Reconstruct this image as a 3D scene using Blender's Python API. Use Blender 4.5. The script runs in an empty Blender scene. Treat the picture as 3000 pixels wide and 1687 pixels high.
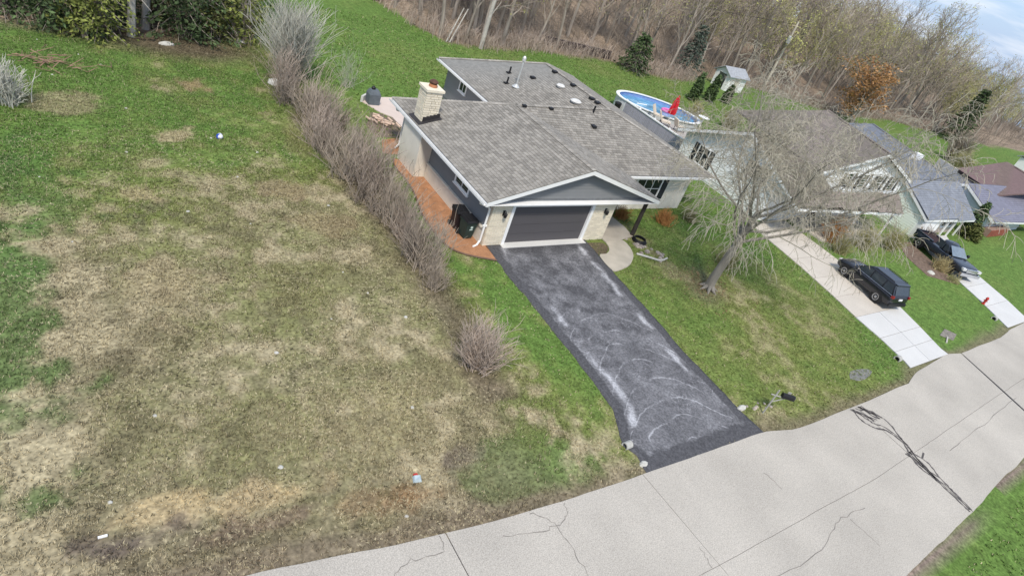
import bpy, math, random
import numpy as np
from mathutils import Vector, Matrix, Euler
random.seed(11); RNG = np.random.default_rng(5)
SC = bpy.context.scene; COL = SC.collection
R = math.radians

# ------------------------------------------------------------------ camera
CAM = Vector((-16.745, -19.664, 14.443))
RT = Vector((0.81439805, -0.49977486, 0.29492525)); UP = Vector((0.08846199, 0.60920183, 0.78806574)); FW = Vector((0.57352444, 0.61570953, -0.54034386))
cd = bpy.data.cameras.new('camera'); cam = bpy.data.objects.new('camera', cd); COL.objects.link(cam)
m3 = Matrix((RT, UP, -FW)).transposed(); cam.matrix_world = Matrix.Translation(CAM) @ m3.to_4x4()
cd.sensor_width = 36; cd.lens = 21.6; cd.clip_start = 0.3; cd.clip_end = 4000
SC.camera = cam

# ------------------------------------------------------------------ sky, sun, exposure
SUN_EL, SUN_AZ = R(54), R(214)           # azimuth measured from +Y towards +X
w = bpy.data.worlds.new('World'); SC.world = w; w.use_nodes = True
nt = w.node_tree; nt.nodes.clear()
def N(t, ty, **k):
    n = t.nodes.new(ty)
    for a, b in k.items(): setattr(n, a, b)
    return n
wo = N(nt, 'ShaderNodeOutputWorld'); bg = N(nt, 'ShaderNodeBackground'); sky = N(nt, 'ShaderNodeTexSky')
sky.sky_type = 'NISHITA'; sky.sun_disc = False; sky.sun_elevation = SUN_EL; sky.sun_rotation = SUN_AZ; sky.air_density = 1.0; sky.dust_density = 0.7; sky.ozone_density = 1.2
tc = N(nt, 'ShaderNodeTexCoord'); mp = N(nt, 'ShaderNodeMapping'); mp.inputs['Scale'].default_value = (1.5, 2.2, 16.0)
cn = N(nt, 'ShaderNodeTexNoise'); cn.inputs['Scale'].default_value = 2.2; cn.inputs['Detail'].default_value = 7; cn.inputs['Roughness'].default_value = .6
cr = N(nt, 'ShaderNodeValToRGB'); cr.color_ramp.elements[0].position = .42; cr.color_ramp.elements[1].position = .68
cr.color_ramp.elements[0].color = (.06, .06, .06, 1); cr.color_ramp.elements[1].color = (.92, .92, .92, 1)
mx = N(nt, 'ShaderNodeMix', data_type='RGBA'); mx.inputs['B'].default_value = (8.0, 8.2, 8.6, 1)
nt.links.new(tc.outputs['Generated'], mp.inputs['Vector']); nt.links.new(mp.outputs['Vector'], cn.inputs['Vector']); nt.links.new(cn.outputs['Fac'], cr.inputs['Fac'])
nt.links.new(cr.outputs['Color'], mx.inputs['Factor']); bl = N(nt, 'ShaderNodeMix', data_type='RGBA'); bl.inputs['Factor'].default_value = .6; bl.inputs['B'].default_value = (3.0, 5.0, 8.6, 1)
nt.links.new(sky.outputs['Color'], bl.inputs['A']); nt.links.new(bl.outputs['Result'], mx.inputs['A']); nt.links.new(mx.outputs['Result'], bg.inputs['Color'])
bg.inputs['Strength'].default_value = 0.098; nt.links.new(bg.outputs['Background'], wo.inputs['Surface'])
sl = bpy.data.lights.new('sun', 'SUN'); sl.energy = 2.7; sl.angle = R(9); sl.color = (1, .93, .82)
so = bpy.data.objects.new('sun', sl); COL.objects.link(so)
sd = Vector((math.sin(SUN_AZ) * math.cos(SUN_EL), math.cos(SUN_AZ) * math.cos(SUN_EL), math.sin(SUN_EL)))
so.rotation_euler = sd.to_track_quat('Z', 'Y').to_euler(); so.location = (0, 0, 60)
SC.view_settings.view_transform = 'Standard'; SC.view_settings.look = 'None'; SC.view_settings.exposure = 0.42; SC.view_settings.gamma = 1
SC.view_settings.use_curve_mapping = False

# ------------------------------------------------------------------ helpers
def proj(p):
    d = Vector(p) - CAM; z = d.dot(FW)
    return (1500 + 1800 * d.dot(RT) / z, 843.5 - 1800 * d.dot(UP) / z) if z > .1 else (-9e9, -9e9)
def inview(p, mgn=250):
    x, y = proj(p); return -mgn < x < 3000 + mgn and -mgn < y < 1687 + mgn

MATS = {}
def mat(name, c, rough=.8, var=.15, scale=4., bump=0., bscale=40., c2=None, objvar=0., metal=0., spec=.3, attr=None, facevar=0., fine=0., fscale=60., stretch=None):
    """noise-varied principled material; objvar varies per object, facevar by face attribute 'tone', attr = colour attribute as base"""
    if name in MATS: return MATS[name]
    m = bpy.data.materials.new(name); m.use_nodes = True; t = m.node_tree; b = t.nodes['Principled BSDF']; L = t.links.new
    b.inputs['Roughness'].default_value = rough; b.inputs['Metallic'].default_value = metal; b.inputs['Specular IOR Level'].default_value = spec
    co = N(t, 'ShaderNodeTexCoord'); vec = co.outputs['Object']
    if stretch:
        mpp = N(t, 'ShaderNodeMapping'); mpp.inputs['Scale'].default_value = stretch; L(vec, mpp.inputs['Vector']); vec = mpp.outputs['Vector']
    n1 = N(t, 'ShaderNodeTexNoise'); n1.inputs['Scale'].default_value = scale; n1.inputs['Detail'].default_value = 5; L(vec, n1.inputs['Vector'])
    mix = N(t, 'ShaderNodeMix', data_type='RGBA')
    a = tuple(x * (1 - var) for x in c) + (1,); d = tuple(min(1, x * (1 + var)) for x in (c2 or c)) + (1,)
    mix.inputs['A'].default_value = a; mix.inputs['B'].default_value = d
    rr = N(t, 'ShaderNodeMapRange'); rr.inputs['From Min'].default_value = .3; rr.inputs['From Max'].default_value = .7; L(n1.outputs['Fac'], rr.inputs['Value']); L(rr.outputs['Result'], mix.inputs['Factor'])
    out = mix.outputs['Result']
    def mult(out, valsock):
        mm = N(t, 'ShaderNodeMix', data_type='RGBA', blend_type='MULTIPLY'); mm.inputs['Factor'].default_value = 1
        L(out, mm.inputs['A']); L(valsock, mm.inputs['B']); return mm.outputs['Result']
    if attr:
        at = N(t, 'ShaderNodeAttribute', attribute_name=attr)
        g = N(t, 'ShaderNodeMapRange'); g.inputs['From Min'].default_value = .25; g.inputs['From Max'].default_value = .75; g.inputs['To Min'].default_value = 1 - var; g.inputs['To Max'].default_value = 1 + var
        L(n1.outputs['Fac'], g.inputs['Value']); out = mult(at.outputs['Color'], g.outputs['Result'])
    if fine:
        nf = N(t, 'ShaderNodeTexNoise'); nf.inputs['Scale'].default_value = fscale; nf.inputs['Detail'].default_value = 3; L(vec, nf.inputs['Vector'])
        g = N(t, 'ShaderNodeMapRange'); g.inputs['From Min'].default_value = .3; g.inputs['From Max'].default_value = .7; g.inputs['To Min'].default_value = 1 - fine; g.inputs['To Max'].default_value = 1 + fine
        L(nf.outputs['Fac'], g.inputs['Value']); out = mult(out, g.outputs['Result'])
    if objvar:
        oi = N(t, 'ShaderNodeObjectInfo'); g = N(t, 'ShaderNodeMapRange'); g.inputs['To Min'].default_value = 1 - objvar; g.inputs['To Max'].default_value = 1 + objvar
        L(oi.outputs['Random'], g.inputs['Value']); out = mult(out, g.outputs['Result'])
    if facevar:
        at = N(t, 'ShaderNodeAttribute', attribute_name='tone'); g = N(t, 'ShaderNodeMath', operation='MULTIPLY_ADD'); g.inputs[1].default_value = facevar; g.inputs[2].default_value = 1.
        L(at.outputs['Fac'], g.inputs[0]); out = mult(out, g.outputs['Value'])
    L(out, b.inputs['Base Color'])
    if bump:
        n2 = N(t, 'ShaderNodeTexNoise'); n2.inputs['Scale'].default_value = bscale; n2.inputs['Detail'].default_value = 4; L(vec, n2.inputs['Vector'])
        bp = N(t, 'ShaderNodeBump'); bp.inputs['Strength'].default_value = bump; bp.inputs['Distance'].default_value = .03; L(n2.outputs['Fac'], bp.inputs['Height']); L(bp.outputs['Normal'], b.inputs['Normal'])
    MATS[name] = m; return m

class MB:
    def __init__(s): s.v = []; s.f = []; s.tone = []
    def add(s, vs, fs, tone=0.):
        o = len(s.v); s.v += [tuple(p) for p in vs]; s.f += [tuple(i + o for i in f) for f in fs]; s.tone += [tone] * len(fs); return s
    def box(s, x0, x1, y0, y1, z0, z1, M=None, tone=0.):
        vs = [Vector((x, y, z)) for z in (z0, z1) for x, y in ((x0, y0), (x1, y0), (x1, y1), (x0, y1))]
        if M is not None: vs = [M @ p for p in vs]
        return s.add(vs, [(3, 2, 1, 0), (4, 5, 6, 7), (0, 1, 5, 4), (1, 2, 6, 5), (2, 3, 7, 6), (3, 0, 4, 7)], tone)
    def prism(s, poly, d, tone=0.):
        """poly: 3D points, extruded by vector d"""
        n = len(poly); P = [Vector(p) for p in poly]; Q = [p + Vector(d) for p in P]
        return s.add(P + Q, [tuple(range(n))[::-1], tuple(range(n, 2 * n))] + [(i, (i + 1) % n, n + (i + 1) % n, n + i) for i in range(n)], tone)
    def slab(s, xy, z0, z1, tone=0.): return s.prism([(x, y, z0) for x, y in ccw(xy)], (0, 0, z1 - z0), tone)
    def tube(s, pts, rad, n=6, cap=True, tone=0.):
        P = [Vector(p) for p in pts]; k = len(P); rad = rad if hasattr(rad, '__len__') else [rad] * k
        T0 = (P[-1] - P[0]).normalized(); a = Vector((0, 0, 1)) if abs(T0.z) < .9 else Vector((1, 0, 0)); vs = []
        for i, p in enumerate(P):
            T = (P[min(i + 1, k - 1)] - P[max(i - 1, 0)]).normalized(); u = T.cross(a); u = u.normalized() if u.length > 1e-6 else Vector((1, 0, 0)); v = T.cross(u)
            for j in range(n):
                an = 2 * math.pi * j / n; vs.append(p + (u * math.cos(an) + v * math.sin(an)) * rad[i])
        fs = [(i * n + j, i * n + (j + 1) % n, (i + 1) * n + (j + 1) % n, (i + 1) * n + j) for i in range(k - 1) for j in range(n)]
        if cap: fs += [tuple(range(n))[::-1], tuple((k - 1) * n + j for j in range(n))]
        return s.add(vs, fs, tone)
    def lathe(s, prof, n=16, c=(0, 0, 0), M=None, tone=0.):
        vs = []
        for r, z in prof:
            for j in range(n):
                an = 2 * math.pi * j / n; p = Vector((c[0] + r * math.cos(an), c[1] + r * math.sin(an), c[2] + z)); vs.append(M @ p if M is not None else p)
        k = len(prof); fs = [(i * n + j, i * n + (j + 1) % n, (i + 1) * n + (j + 1) % n, (i + 1) * n + j) for i in range(k - 1) for j in range(n)]
        return s.add(vs, fs + [tuple(range(n))[::-1], tuple((k - 1) * n + j for j in range(n))], tone)
    def loft(s, secs, tone=0.):
        n = len(secs[0]); vs = [p for q in secs for p in q]; k = len(secs)
        return s.add(vs, [(i * n + j, i * n + (j + 1) % n, (i + 1) * n + (j + 1) % n, (i + 1) * n + j) for i in range(k - 1) for j in range(n)] + [tuple(range(n))[::-1], tuple((k - 1) * n + j for j in range(n))], tone)
    def mesh(s, name, m, off=None, smooth=False):
        me = bpy.data.meshes.new(name); vs = s.v
        if off is not None: vs = [(a - off[0], b - off[1], c - off[2]) for a, b, c in vs]
        me.from_pydata(vs, [], s.f); me.materials.append(m)
        if any(s.tone):
            at = me.attributes.new('tone', 'FLOAT', 'FACE'); at.data.foreach_set('value', np.array(s.tone, np.float32))
        if smooth: me.polygons.foreach_set('use_smooth', np.ones(len(me.polygons), bool))
        me.update(); return me
    def build(s, name, m, parent=None, smooth=False, kind=None, label=None, sub=0):
        """vertices are in world space; parents carry no rotation"""
        me = s.mesh(name, m, wloc(parent) if parent else None, smooth); return link(name, me, parent, kind, label, sub)

def wloc(o):
    p = Vector((0, 0, 0))
    while o: p += Vector(o.location); o = o.parent
    return p
def link(name, me, parent=None, kind=None, label=None, sub=0):
    o = bpy.data.objects.new(name, me); COL.objects.link(o)
    if parent: o.parent = parent
    if kind: o['kind'] = kind
    if label: o['label'] = label
    if sub:
        md = o.modifiers.new('sub', 'SUBSURF'); md.levels = sub; md.render_levels = sub
    return o
def tag(o, label, cat, group=None):
    o['label'] = label; o['category'] = cat
    if group: o['group'] = group
    return o
def thing(name, label, cat, loc=(0, 0, 0), group=None, rz=0):
    o = bpy.data.objects.new(name, None); COL.objects.link(o); o.location = loc; o.rotation_euler = (0, 0, rz); o.empty_display_size = .2
    return tag(o, label, cat, group)
def copy_tree(o, parent=None):
    c = o.copy(); COL.objects.link(c); c.parent = parent
    for ch in list(o.children): copy_tree(ch, c)
    return c
def ccw(p):
    a = sum(p[i][0] * p[(i + 1) % len(p)][1] - p[(i + 1) % len(p)][0] * p[i][1] for i in range(len(p)))
    return p if a > 0 else p[::-1]
def curve(pts, n=6):
    """closed or open smooth polyline by Catmull-Rom"""
    P = [Vector(p) for p in pts]; out = []
    for i in range(len(P) - 1):
        a, b, c, d = P[max(i - 1, 0)], P[i], P[i + 1], P[min(i + 2, len(P) - 1)]
        for k in range(n):
            t = k / n; out.append(.5 * ((2 * b) + (c - a) * t + (2 * a - 5 * b + 4 * c - d) * t * t + (3 * b - a - 3 * c + d) * t ** 3))
    out.append(P[-1]); return out
def bigmesh(name, V, F, m, C=None, smooth=False):
    """V (n,3), F (k,q) numpy; C (n,3) optional colours"""
    me = bpy.data.meshes.new(name); k, q = F.shape
    me.vertices.add(len(V)); me.vertices.foreach_set('co', V.astype(np.float32).ravel())
    me.loops.add(k * q); me.loops.foreach_set('vertex_index', F.astype(np.int32).ravel())
    me.polygons.add(k); me.polygons.foreach_set('loop_start', np.arange(0, k * q, q, dtype=np.int32))
    if smooth: me.polygons.foreach_set('use_smooth', np.ones(k, bool))
    me.update(calc_edges=True); me.materials.append(m)
    if C is not None:
        at = me.color_attributes.new('Col', 'FLOAT_COLOR', 'POINT'); at.data.foreach_set('color', np.concatenate([C, np.ones((len(C), 1))], 1).astype(np.float32).ravel())
    return me
_T = RNG.random((256, 256))
def vnoise(x, y):
    xi = np.floor(x).astype(int); yi = np.floor(y).astype(int); fx = x - xi; fy = y - yi; fx = fx * fx * (3 - 2 * fx); fy = fy * fy * (3 - 2 * fy)
    g = lambda i, j: _T[(xi + i) % 256, (yi + j) % 256]
    return (g(0, 0) * (1 - fx) + g(1, 0) * fx) * (1 - fy) + (g(0, 1) * (1 - fx) + g(1, 1) * fx) * fy
def fbm(x, y, o=4): return sum(vnoise(x * 2 ** k + 17 * k, y * 2 ** k + 31 * k) / 2 ** (k + 1) for k in range(o)) / (1 - .5 ** o)
def sstep(a, b, x): t = np.clip((x - a) / (b - a), 0, 1); return t * t * (3 - 2 * t)
def inpoly(x, y, poly):
    r = np.zeros(x.shape, bool); n = len(poly)
    for i in range(n):
        (x1, y1), (x2, y2) = poly[i], poly[(i + 1) % n]
        if y1 == y2: continue
        c = ((y1 > y) != (y2 > y)) & (x < (x2 - x1) * (y - y1) / (y2 - y1) + x1); r ^= c
    return r

# ------------------------------------------------------------------ plan of the ground (metres)
NEAR = [(-90, -6.0), (-60, -8.8), (-40, -10.4), (-25, -11.5), (-14.1, -12.05), (-12.1, -12.36), (-10.9, -12.57), (-9.74, -12.69), (-7.54, -12.9), (-5.7, -13.04), (-2.5, -13.12), (-0.28, -13.17), (4.43, -13.25), (6.08, -13.62), (7.58, -13.67), (10.73, -13.66), (16.4, -13.6), (18.0, -13.2), (22.8, -12.85), (24.1, -13.1), (30.7, -13.06), (33.1, -12.8), (37.4, -12.6), (50, -12.2), (70, -11.2), (100, -9), (140, -5)]
FAR = [(-90, -14.2), (-40, -18.0), (-14, -19.6), (4.36, -19.46), (7.36, -19.34), (10.61, -19.21), (14.34, -18.96), (17.86, -18.79), (30, -18.4), (50, -17.8), (100, -15), (140, -11)]
yn = lambda x: np.interp(x, *zip(*NEAR)); yf = lambda x: np.interp(x, *zip(*FAR))
EDGE = [(-200, 70), (-60, 32), (-30, 23), (-18, 21.5), (-12, 22.5), (-5.5, 24.5), (-2, 40), (3, 60), (7.5, 47), (9.5, 42), (11, 35.5), (12.5, 32), (16, 31), (24, 33.5), (36, 34), (40, 31.5), (45, 31), (52, 33.5), (60, 34), (76, 26.5), (92, 28), (105, 24.5), (120, 21), (150, 22), (200, 30), (400, 60), (700, 100)]
edge = lambda x: np.interp(x, *zip(*EDGE))
def height(x, y):
    d = np.maximum(y - edge(x) - 2, 0)
    top = np.interp(x, [-200, -20, 20, 80, 150, 200, 250, 300, 400, 700], [8, 4, 9, 10, 7.0, 3.0, -1.5, -4.5, -14, -40])
    h = np.where(top > 0, np.minimum(d * .16, 1e9), 0.); h = np.where(top > 0, top * (1 - np.exp(-h / np.maximum(top, .1))), 0)
    far = sstep(110, 330, x) * -9 - sstep(330, 700, x) * 45
    back = -sstep(110, 420, y - edge(x)) * 40
    return h + far + back + np.minimum(top, 0) * sstep(0, 40, d) * .3

HOUSE = [(-1.2, 0), (6.5, 0), (6.5, 2.9), (15.6, 2.9), (15.6, 18), (5.4, 18), (5.4, 10.1), (-1.2, 10.1)]
DRIVE_L = [(-0.98, .0), (-1.1, -1.3), (-1.1, -4.4), (-1.28, -9.0), (-1.44, -10.45), (-1.75, -11.2), (-2.2, -11.95), (-1.95, -12.45), (-2.15, -13.12)]
DRIVE_R = [(5.28, -.0), (5.02, -2.7), (4.7, -6.1), (4.42, -8.6), (4.3, -11.67), (4.43, -13.2)]
dlx = lambda y: np.interp(-y, [-b for a, b in DRIVE_L], [a for a, b in DRIVE_L]); drx = lambda y: np.interp(-y, [-b for a, b in DRIVE_R], [a for a, b in DRIVE_R])
CD_L = [(20.9, .8), (20.63, -.92), (20.19, -4.07), (19.6, -6.83), (19.0, -9.1), (18.75, -10.7), (18.3, -12.37), (17.9, -13.2)]
CD_R = [(25.3, .6), (25.2, -2), (25.05, -3.89), (24.55, -8.95), (23.66, -10.88), (22.85, -12.4), (22.8, -12.85)]
cdl = lambda y: np.interp(-y, [-b for a, b in CD_L], [a for a, b in CD_L]); cdr = lambda y: np.interp(-y, [-b for a, b in CD_R], [a for a, b in CD_R])
D3_L = [(40.6, -2.4), (38.4, -4.6), (36.2, -8.0), (35.3, -9.6), (33.1, -12.8)]; D3_R = [(46.2, -2.6), (43.5, -4.4), (40.5, -7.6), (38.9, -10.5), (37.4, -12.55)]
DRIVE = DRIVE_L + DRIVE_R[::-1]; CDRIVE = CD_L + CD_R[::-1]; D3 = D3_L + D3_R[::-1]
TERRA = [(-1.22, 8.2), (-2.2, 8.4), (-2.5, 7.4), (-2.45, 6.1), (-2.6, 4.6), (-3.0, 2.9), (-3.12, 1.4), (-2.95, .0), (-2.3, -.68), (-1.07, -1.21), (-.95, -.02), (-1.22, 0)]
PAD = [(6.5, -.35), (7.75, -.25), (7.82, -.9), (7.5, -1.6), (7.0, -2.1), (6.4, -2.5), (5.6, -2.75), (5.02, -2.73), (5.15, -1.49), (5.7, -1.38), (6.15, -1.1), (6.38, -.75)]
WALK = [(6.5, -.33), (7.75, -.24), (8.9, .0), (9.05, .95), (8.9, 2.88), (6.52, 2.88)]
PATIO = [(-1.25, 15.9), (-.4, 16.75), (2.0, 17.2), (5.35, 17.0), (5.35, 11.0), (.2, 10.9), (.05, 12.3), (-.05, 13.9), (-.6, 14.45)]

GREEN = np.array((.108, .18, .042)); YGREEN = np.array((.165, .185, .058)); DRY = np.array((.24, .207, .125)); BROWN = np.array((.175, .14, .098)); STRAW = np.array((.41, .35, .225)); LITTER = np.array((.22, .17, .125))
PATCH = [(-18.6, -3, 1.6, 7, (.10, .165, .05), .8), (-17.5, 4.5, 2.2, 3.5, (.085, .16, .04), .6), (-14.4, -10.0, 2.0, .42, (.44, .35, .20), .95), (-15.4, -9.8, 1.3, .4, (.46, .36, .20), .9), (-13.4, -10.25, 1.3, .4, (.46, .36, .20), .9), (-16.8, -10.45, 1.9, .42, (.115, .09, .08), .85), (-13.6, -10.85, 1.5, .3, (.2, .14, .1), .7), (-9.6, -11.45, 1.2, .45, (.27, .15, .065), .75), (-11.4, -11.1, .9, .35, (.26, .16, .08), .6), (-5.2, -11.7, 3.6, 1.2, (.105, .175, .045), .8), (-4.0, -9.6, 1.6, 2.2, (.14, .18, .05), .6), (-9.6, -8.7, 2.6, 1.6, (.33, .28, .16), .35),
         (-12.7, 9.9, .9, .7, (.38, .31, .19), .8), (-14.1, 7.2, 1.1, .9, (.37, .31, .19), .7), (-12.2, 15.4, .9, .7, (.33, .27, .17), .7), (-10.8, 16.1, .9, .8, (.30, .2, .12), .7), (-14.6, 4.9, 1.1, .8, (.36, .29, .17), .7), (-8.6, 5.0, 1.6, 1.0, (.30, .22, .14), .6), (-7.9, 2.4, 1.4, 1.2, (.25, .19, .11), .6), (-14.3, -1.4, 2.2, 1.5, (.36, .29, .18), .6), (-16.8, 13.0, 1.8, 1.6, (.30, .24, .15), .6), (-9.9, -.8, 2.4, 1.8, (.19, .175, .085), .55), (-8.1, -10.6, .8, .4, (.15, .12, .10), .7), (-6.8, 11.0, .8, 2.2, (.22, .18, .09), .5)]
def zone(x, y):
    n1 = fbm(x * .16 + 3, y * .16) - .5; n2 = fbm(x * .55, y * .55 + 9) - .5; n3 = fbm(x * 1.9, y * 1.9) - .5
    fld = sstep(-4.2, -5.6, x + n2 * 1.2)
    D = np.full(x.shape, .18)
    Df = .72 - .52 * sstep(0, 10, y) - .2 * sstep(-1, 4, y) * sstep(-11, -15, x) - .25 * sstep(-8.5, -11.5, y) * sstep(-9, -5, x)
    Dm = .3 * sstep(-2.6, -5.0, x) + .12 * sstep(-6, -9, y) * sstep(-2, -4, x) + .12
    De = .20 + .12 * sstep(2, -6, y) * sstep(19, 9, x) - .2 * sstep(14, 22, x)
    D = np.where(x > 4, De, Dm) * (1 - fld) + Df * fld
    D = np.where(y > 8.5, np.where(x > -4.5, .06, D), D); D = np.where(x > 26, .04, D); D = np.where(y < -18, .0, D)
    amp = np.where(x < -5, .75, 1.) * np.where((y > 7) & (x > -4.5) | (x > 26), .3, np.where(y < -18, .4, np.where((x > 4) & (y > -14), .45, 1.)))
    D = np.clip(D + (n1 * np.where(x < -4.5, .9, 1.3) + n2 * .95 + n3 * .8) * amp, 0, 1.15)[..., None]
    c = GREEN + (YGREEN - GREEN) * np.clip(D / .45, 0, 1); c = c + (DRY - c) * np.clip((D - .4) / .45, 0, 1)
    s = sstep(.1, .3, n2 + n3 * .9 + n1 * .5)[..., None] * np.clip(D * 1.3 - .25, 0, 1); c = c + (STRAW - c) * s * .62
    b = (sstep(.02, .2, -n2 * .7 - n3 * .9 + .05 * fld) * fld * .55 * sstep(8, 3, y))[..., None]; c = c + (BROWN - c) * b
    for px_, py_, ra, rb, col, k in PATCH:
        q = np.hypot((x - px_) / ra, (y - py_) / rb) + n2 * 2.6 + n3 * 1.6; c = c + (np.array(col) - c) * (sstep(1.1, .45, q) * k)[..., None]
    # soil along the road and verge
    ed = y - yn(x); v = (sstep(.9 + n2 * 1.4, .1, ed) * .75 + sstep(3.2, .4, ed + n2 * 5) * .5 * sstep(-4, -7, x) + sstep(1.6, .2, np.abs(ed - 2.0 + n1 * 2)) * .0)[..., None]; c = c + (BROWN * 1.05 - c) * np.clip(v, 0, .9) * (ed > -1)[..., None]
    e2 = yf(x) - y; g = (sstep(.5 + n2 * .8, .1, e2) * (e2 > 0))[..., None]; c = c + (np.array((.22, .17, .14)) - c) * g
    # under the hedge, the bare maple, woods floor
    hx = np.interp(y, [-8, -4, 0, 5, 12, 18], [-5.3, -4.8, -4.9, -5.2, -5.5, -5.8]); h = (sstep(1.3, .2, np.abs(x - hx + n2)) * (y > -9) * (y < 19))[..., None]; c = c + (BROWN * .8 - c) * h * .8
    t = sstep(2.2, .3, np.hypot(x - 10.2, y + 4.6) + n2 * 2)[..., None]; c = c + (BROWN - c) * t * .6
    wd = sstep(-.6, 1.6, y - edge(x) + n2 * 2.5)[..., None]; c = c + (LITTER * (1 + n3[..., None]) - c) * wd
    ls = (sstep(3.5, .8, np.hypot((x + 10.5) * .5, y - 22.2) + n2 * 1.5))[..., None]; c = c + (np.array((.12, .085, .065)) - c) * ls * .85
    return np.clip(c * (1 + .28 * n3[..., None]), .004, 1)

# ------------------------------------------------------------------ ground sheet
def axis(parts):
    out = []
    for a, b, s in parts: out += list(np.arange(a, b, s))
    return np.array(out)
gx = axis([(-260, -60, 12), (-60, -22, 1.2), (-22, 22, .2), (22, 50, .4), (50, 120, 2), (120, 300, 6), (300, 760, 20)])
gy = axis([(-120, -30, 8), (-30, -15, .5), (-15, 22, .2), (22, 36, .4), (36, 90, 2), (90, 240, 6), (240, 520, 20)])
GX, GY = np.meshgrid(gx, gy); V = np.stack([GX, GY, height(GX, GY)], -1).reshape(-1, 3); nx, ny = len(gx), len(gy)
i0 = (np.arange(ny - 1)[:, None] * nx + np.arange(nx - 1)).ravel(); F = np.stack([i0, i0 + 1, i0 + 1 + nx, i0 + nx], 1)
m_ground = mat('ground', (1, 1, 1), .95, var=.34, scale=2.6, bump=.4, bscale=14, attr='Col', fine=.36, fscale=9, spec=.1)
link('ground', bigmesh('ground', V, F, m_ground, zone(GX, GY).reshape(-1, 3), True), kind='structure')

# grass tufts: real blades over the lawns that lie near the camera
def tufts(name, n, xr, yr, hgt, wid, seed, bright, excl, dens=None, blades=4, tint=None, flat=1.):
    g = np.random.default_rng(seed); x = g.uniform(*xr, n); y = g.uniform(*yr, n); k = np.ones(n, bool)
    k &= (y > yn(x) + .02) | (y < yf(x) - .9)
    for p in excl: k &= ~inpoly(x, y, p)
    k &= y < edge(x) + 1
    if dens is not None: k &= g.random(n) < dens(x, y)
    x, y = x[k], y[k]; n = len(x); c = zone(x, y) if tint is None else zone(x, y) * .4 + .6 * np.array(tint); z = height(x, y); V = []; C = []
    for b in range(blades):
        a = g.uniform(0, 6.283, n); l = hgt * g.uniform(.5, 1.4, n); t = g.uniform(.3, 1.0, n); ox = g.normal(0, wid * .9, n); oy = g.normal(0, wid * .9, n)
        ca, sa = np.cos(a), np.sin(a); w_ = wid * g.uniform(.5, 1.2, n)
        p0 = np.stack([x + ox - sa * w_, y + oy + ca * w_, z], 1); p1 = np.stack([x + ox + sa * w_, y + oy - ca * w_, z], 1); p2 = np.stack([x + ox + ca * l * t, y + oy + sa * l * t, z + l * flat * np.sqrt(np.maximum(1 - t * t * .8, .05))], 1)
        V.append(np.stack([p0, p1, p2], 1)); cc = c * g.uniform(*bright, (n, 1)); s = (g.random((n, 1)) < .10 + .25 * (c[:, :1] > .2)) & (tint is None); cc = np.where(s, STRAW * g.uniform(.7, 1.25, (n, 1)), cc); C.append(np.repeat(cc[:, None], 3, 1))
    V = np.concatenate(V).reshape(-1, 3); C = np.concatenate(C).reshape(-1, 3); F = np.arange(len(V)).reshape(-1, 3)
    return link(name, bigmesh(name, V, F, m_blade, C), kind='stuff')
m_blade = mat('grass_blade', (1, 1, 1), .8, var=.1, scale=2, attr='Col', spec=.15)
EX = [HOUSE, DRIVE, CDRIVE, D3, TERRA, PAD, WALK, PATIO]
fieldmask = lambda x, y: .35 + .65 * (fbm(x * .5, y * .5 + 4) > .44)
tufts('field_grass', 95000, (-19.5, -3.6), (-14, 24), .085, .0125, 3, (.4, 1.7), EX, fieldmask, 5)
clump = lambda x, y: np.clip((fbm(x * .7 + 5, y * .7) - .42) * 5, .05, 1) * sstep(14, 6, y)
tufts('straw_tussocks', 16000, (-19.5, -5.4), (-13, 16), .08, .018, 13, (.8, 1.35), EX, clump, 5, (.46, .40, .26), .45)
tufts('dark_tussocks', 8000, (-19.5, -5.2), (-13, 14), .08, .02, 14, (.45, 1.0), EX, clump, 5, (.075, .07, .045), .5)
tufts('lawn_grass', 36000, (-4.4, 20.6), (-14, 9), .075, .018, 4, (.72, 1.5), EX)
tufts('back_lawn_grass', 24000, (-5, 46), (9, 36), .10, .03, 6, (.8, 1.4), EX)
tufts('far_side_grass', 5000, (2, 30), (-26, -18), .09, .02, 7, (.6, 1.4), EX)

# ------------------------------------------------------------------ road with concrete slabs
m_conc = mat('road_concrete', (.43, .395, .345), .9, var=.10, scale=.35, bump=.2, bscale=60, fine=.26, fscale=34, objvar=.025, spec=.2)
m_tar = mat('tar_joint', (.035, .033, .033), .7, var=.2, scale=6)
rx = np.array([p[0] for p in NEAR if p[0] < 141] + [p[0] for p in FAR]); rx = np.unique(rx)
road = MB().slab([(x, float(yn(x)) - .2) for x in rx] + [(x, float(yf(x)) + .2) for x in rx[::-1]], -.25, .012).build('road', m_tar, kind='structure')
def jx(xb, sk, y): return xb + sk * (y + 13.4)
JO = [(-90, 0), (-76, -.2), (-62, -.1), (-49, 0), (-36, 0), (-23, .0), (-9.4, -.02), (-2.25, -.05), (10.95, .05), (24.1, .38), (37.3, .5), (51, .5), (66, .5), (82, .5), (100, .5), (120, .5)]
MIDY = [(-90, -10.2), (-40, -14.3), (-14, -16.3), (-2, -16.55), (8, -16.56), (10.6, -16.45), (22.7, -15.95), (40, -15.4), (80, -14), (140, -8)]
ym = lambda x: np.interp(x, *zip(*MIDY))
def wob(x, k=0): return .05 * float(vnoise(np.array(x * 1.7 + k * 31.), np.array(k * 7.3)) - .5) + .09 * float(vnoise(np.array(x * .6 + k * 11.), np.array(k * 3.3)) - .5)
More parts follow.
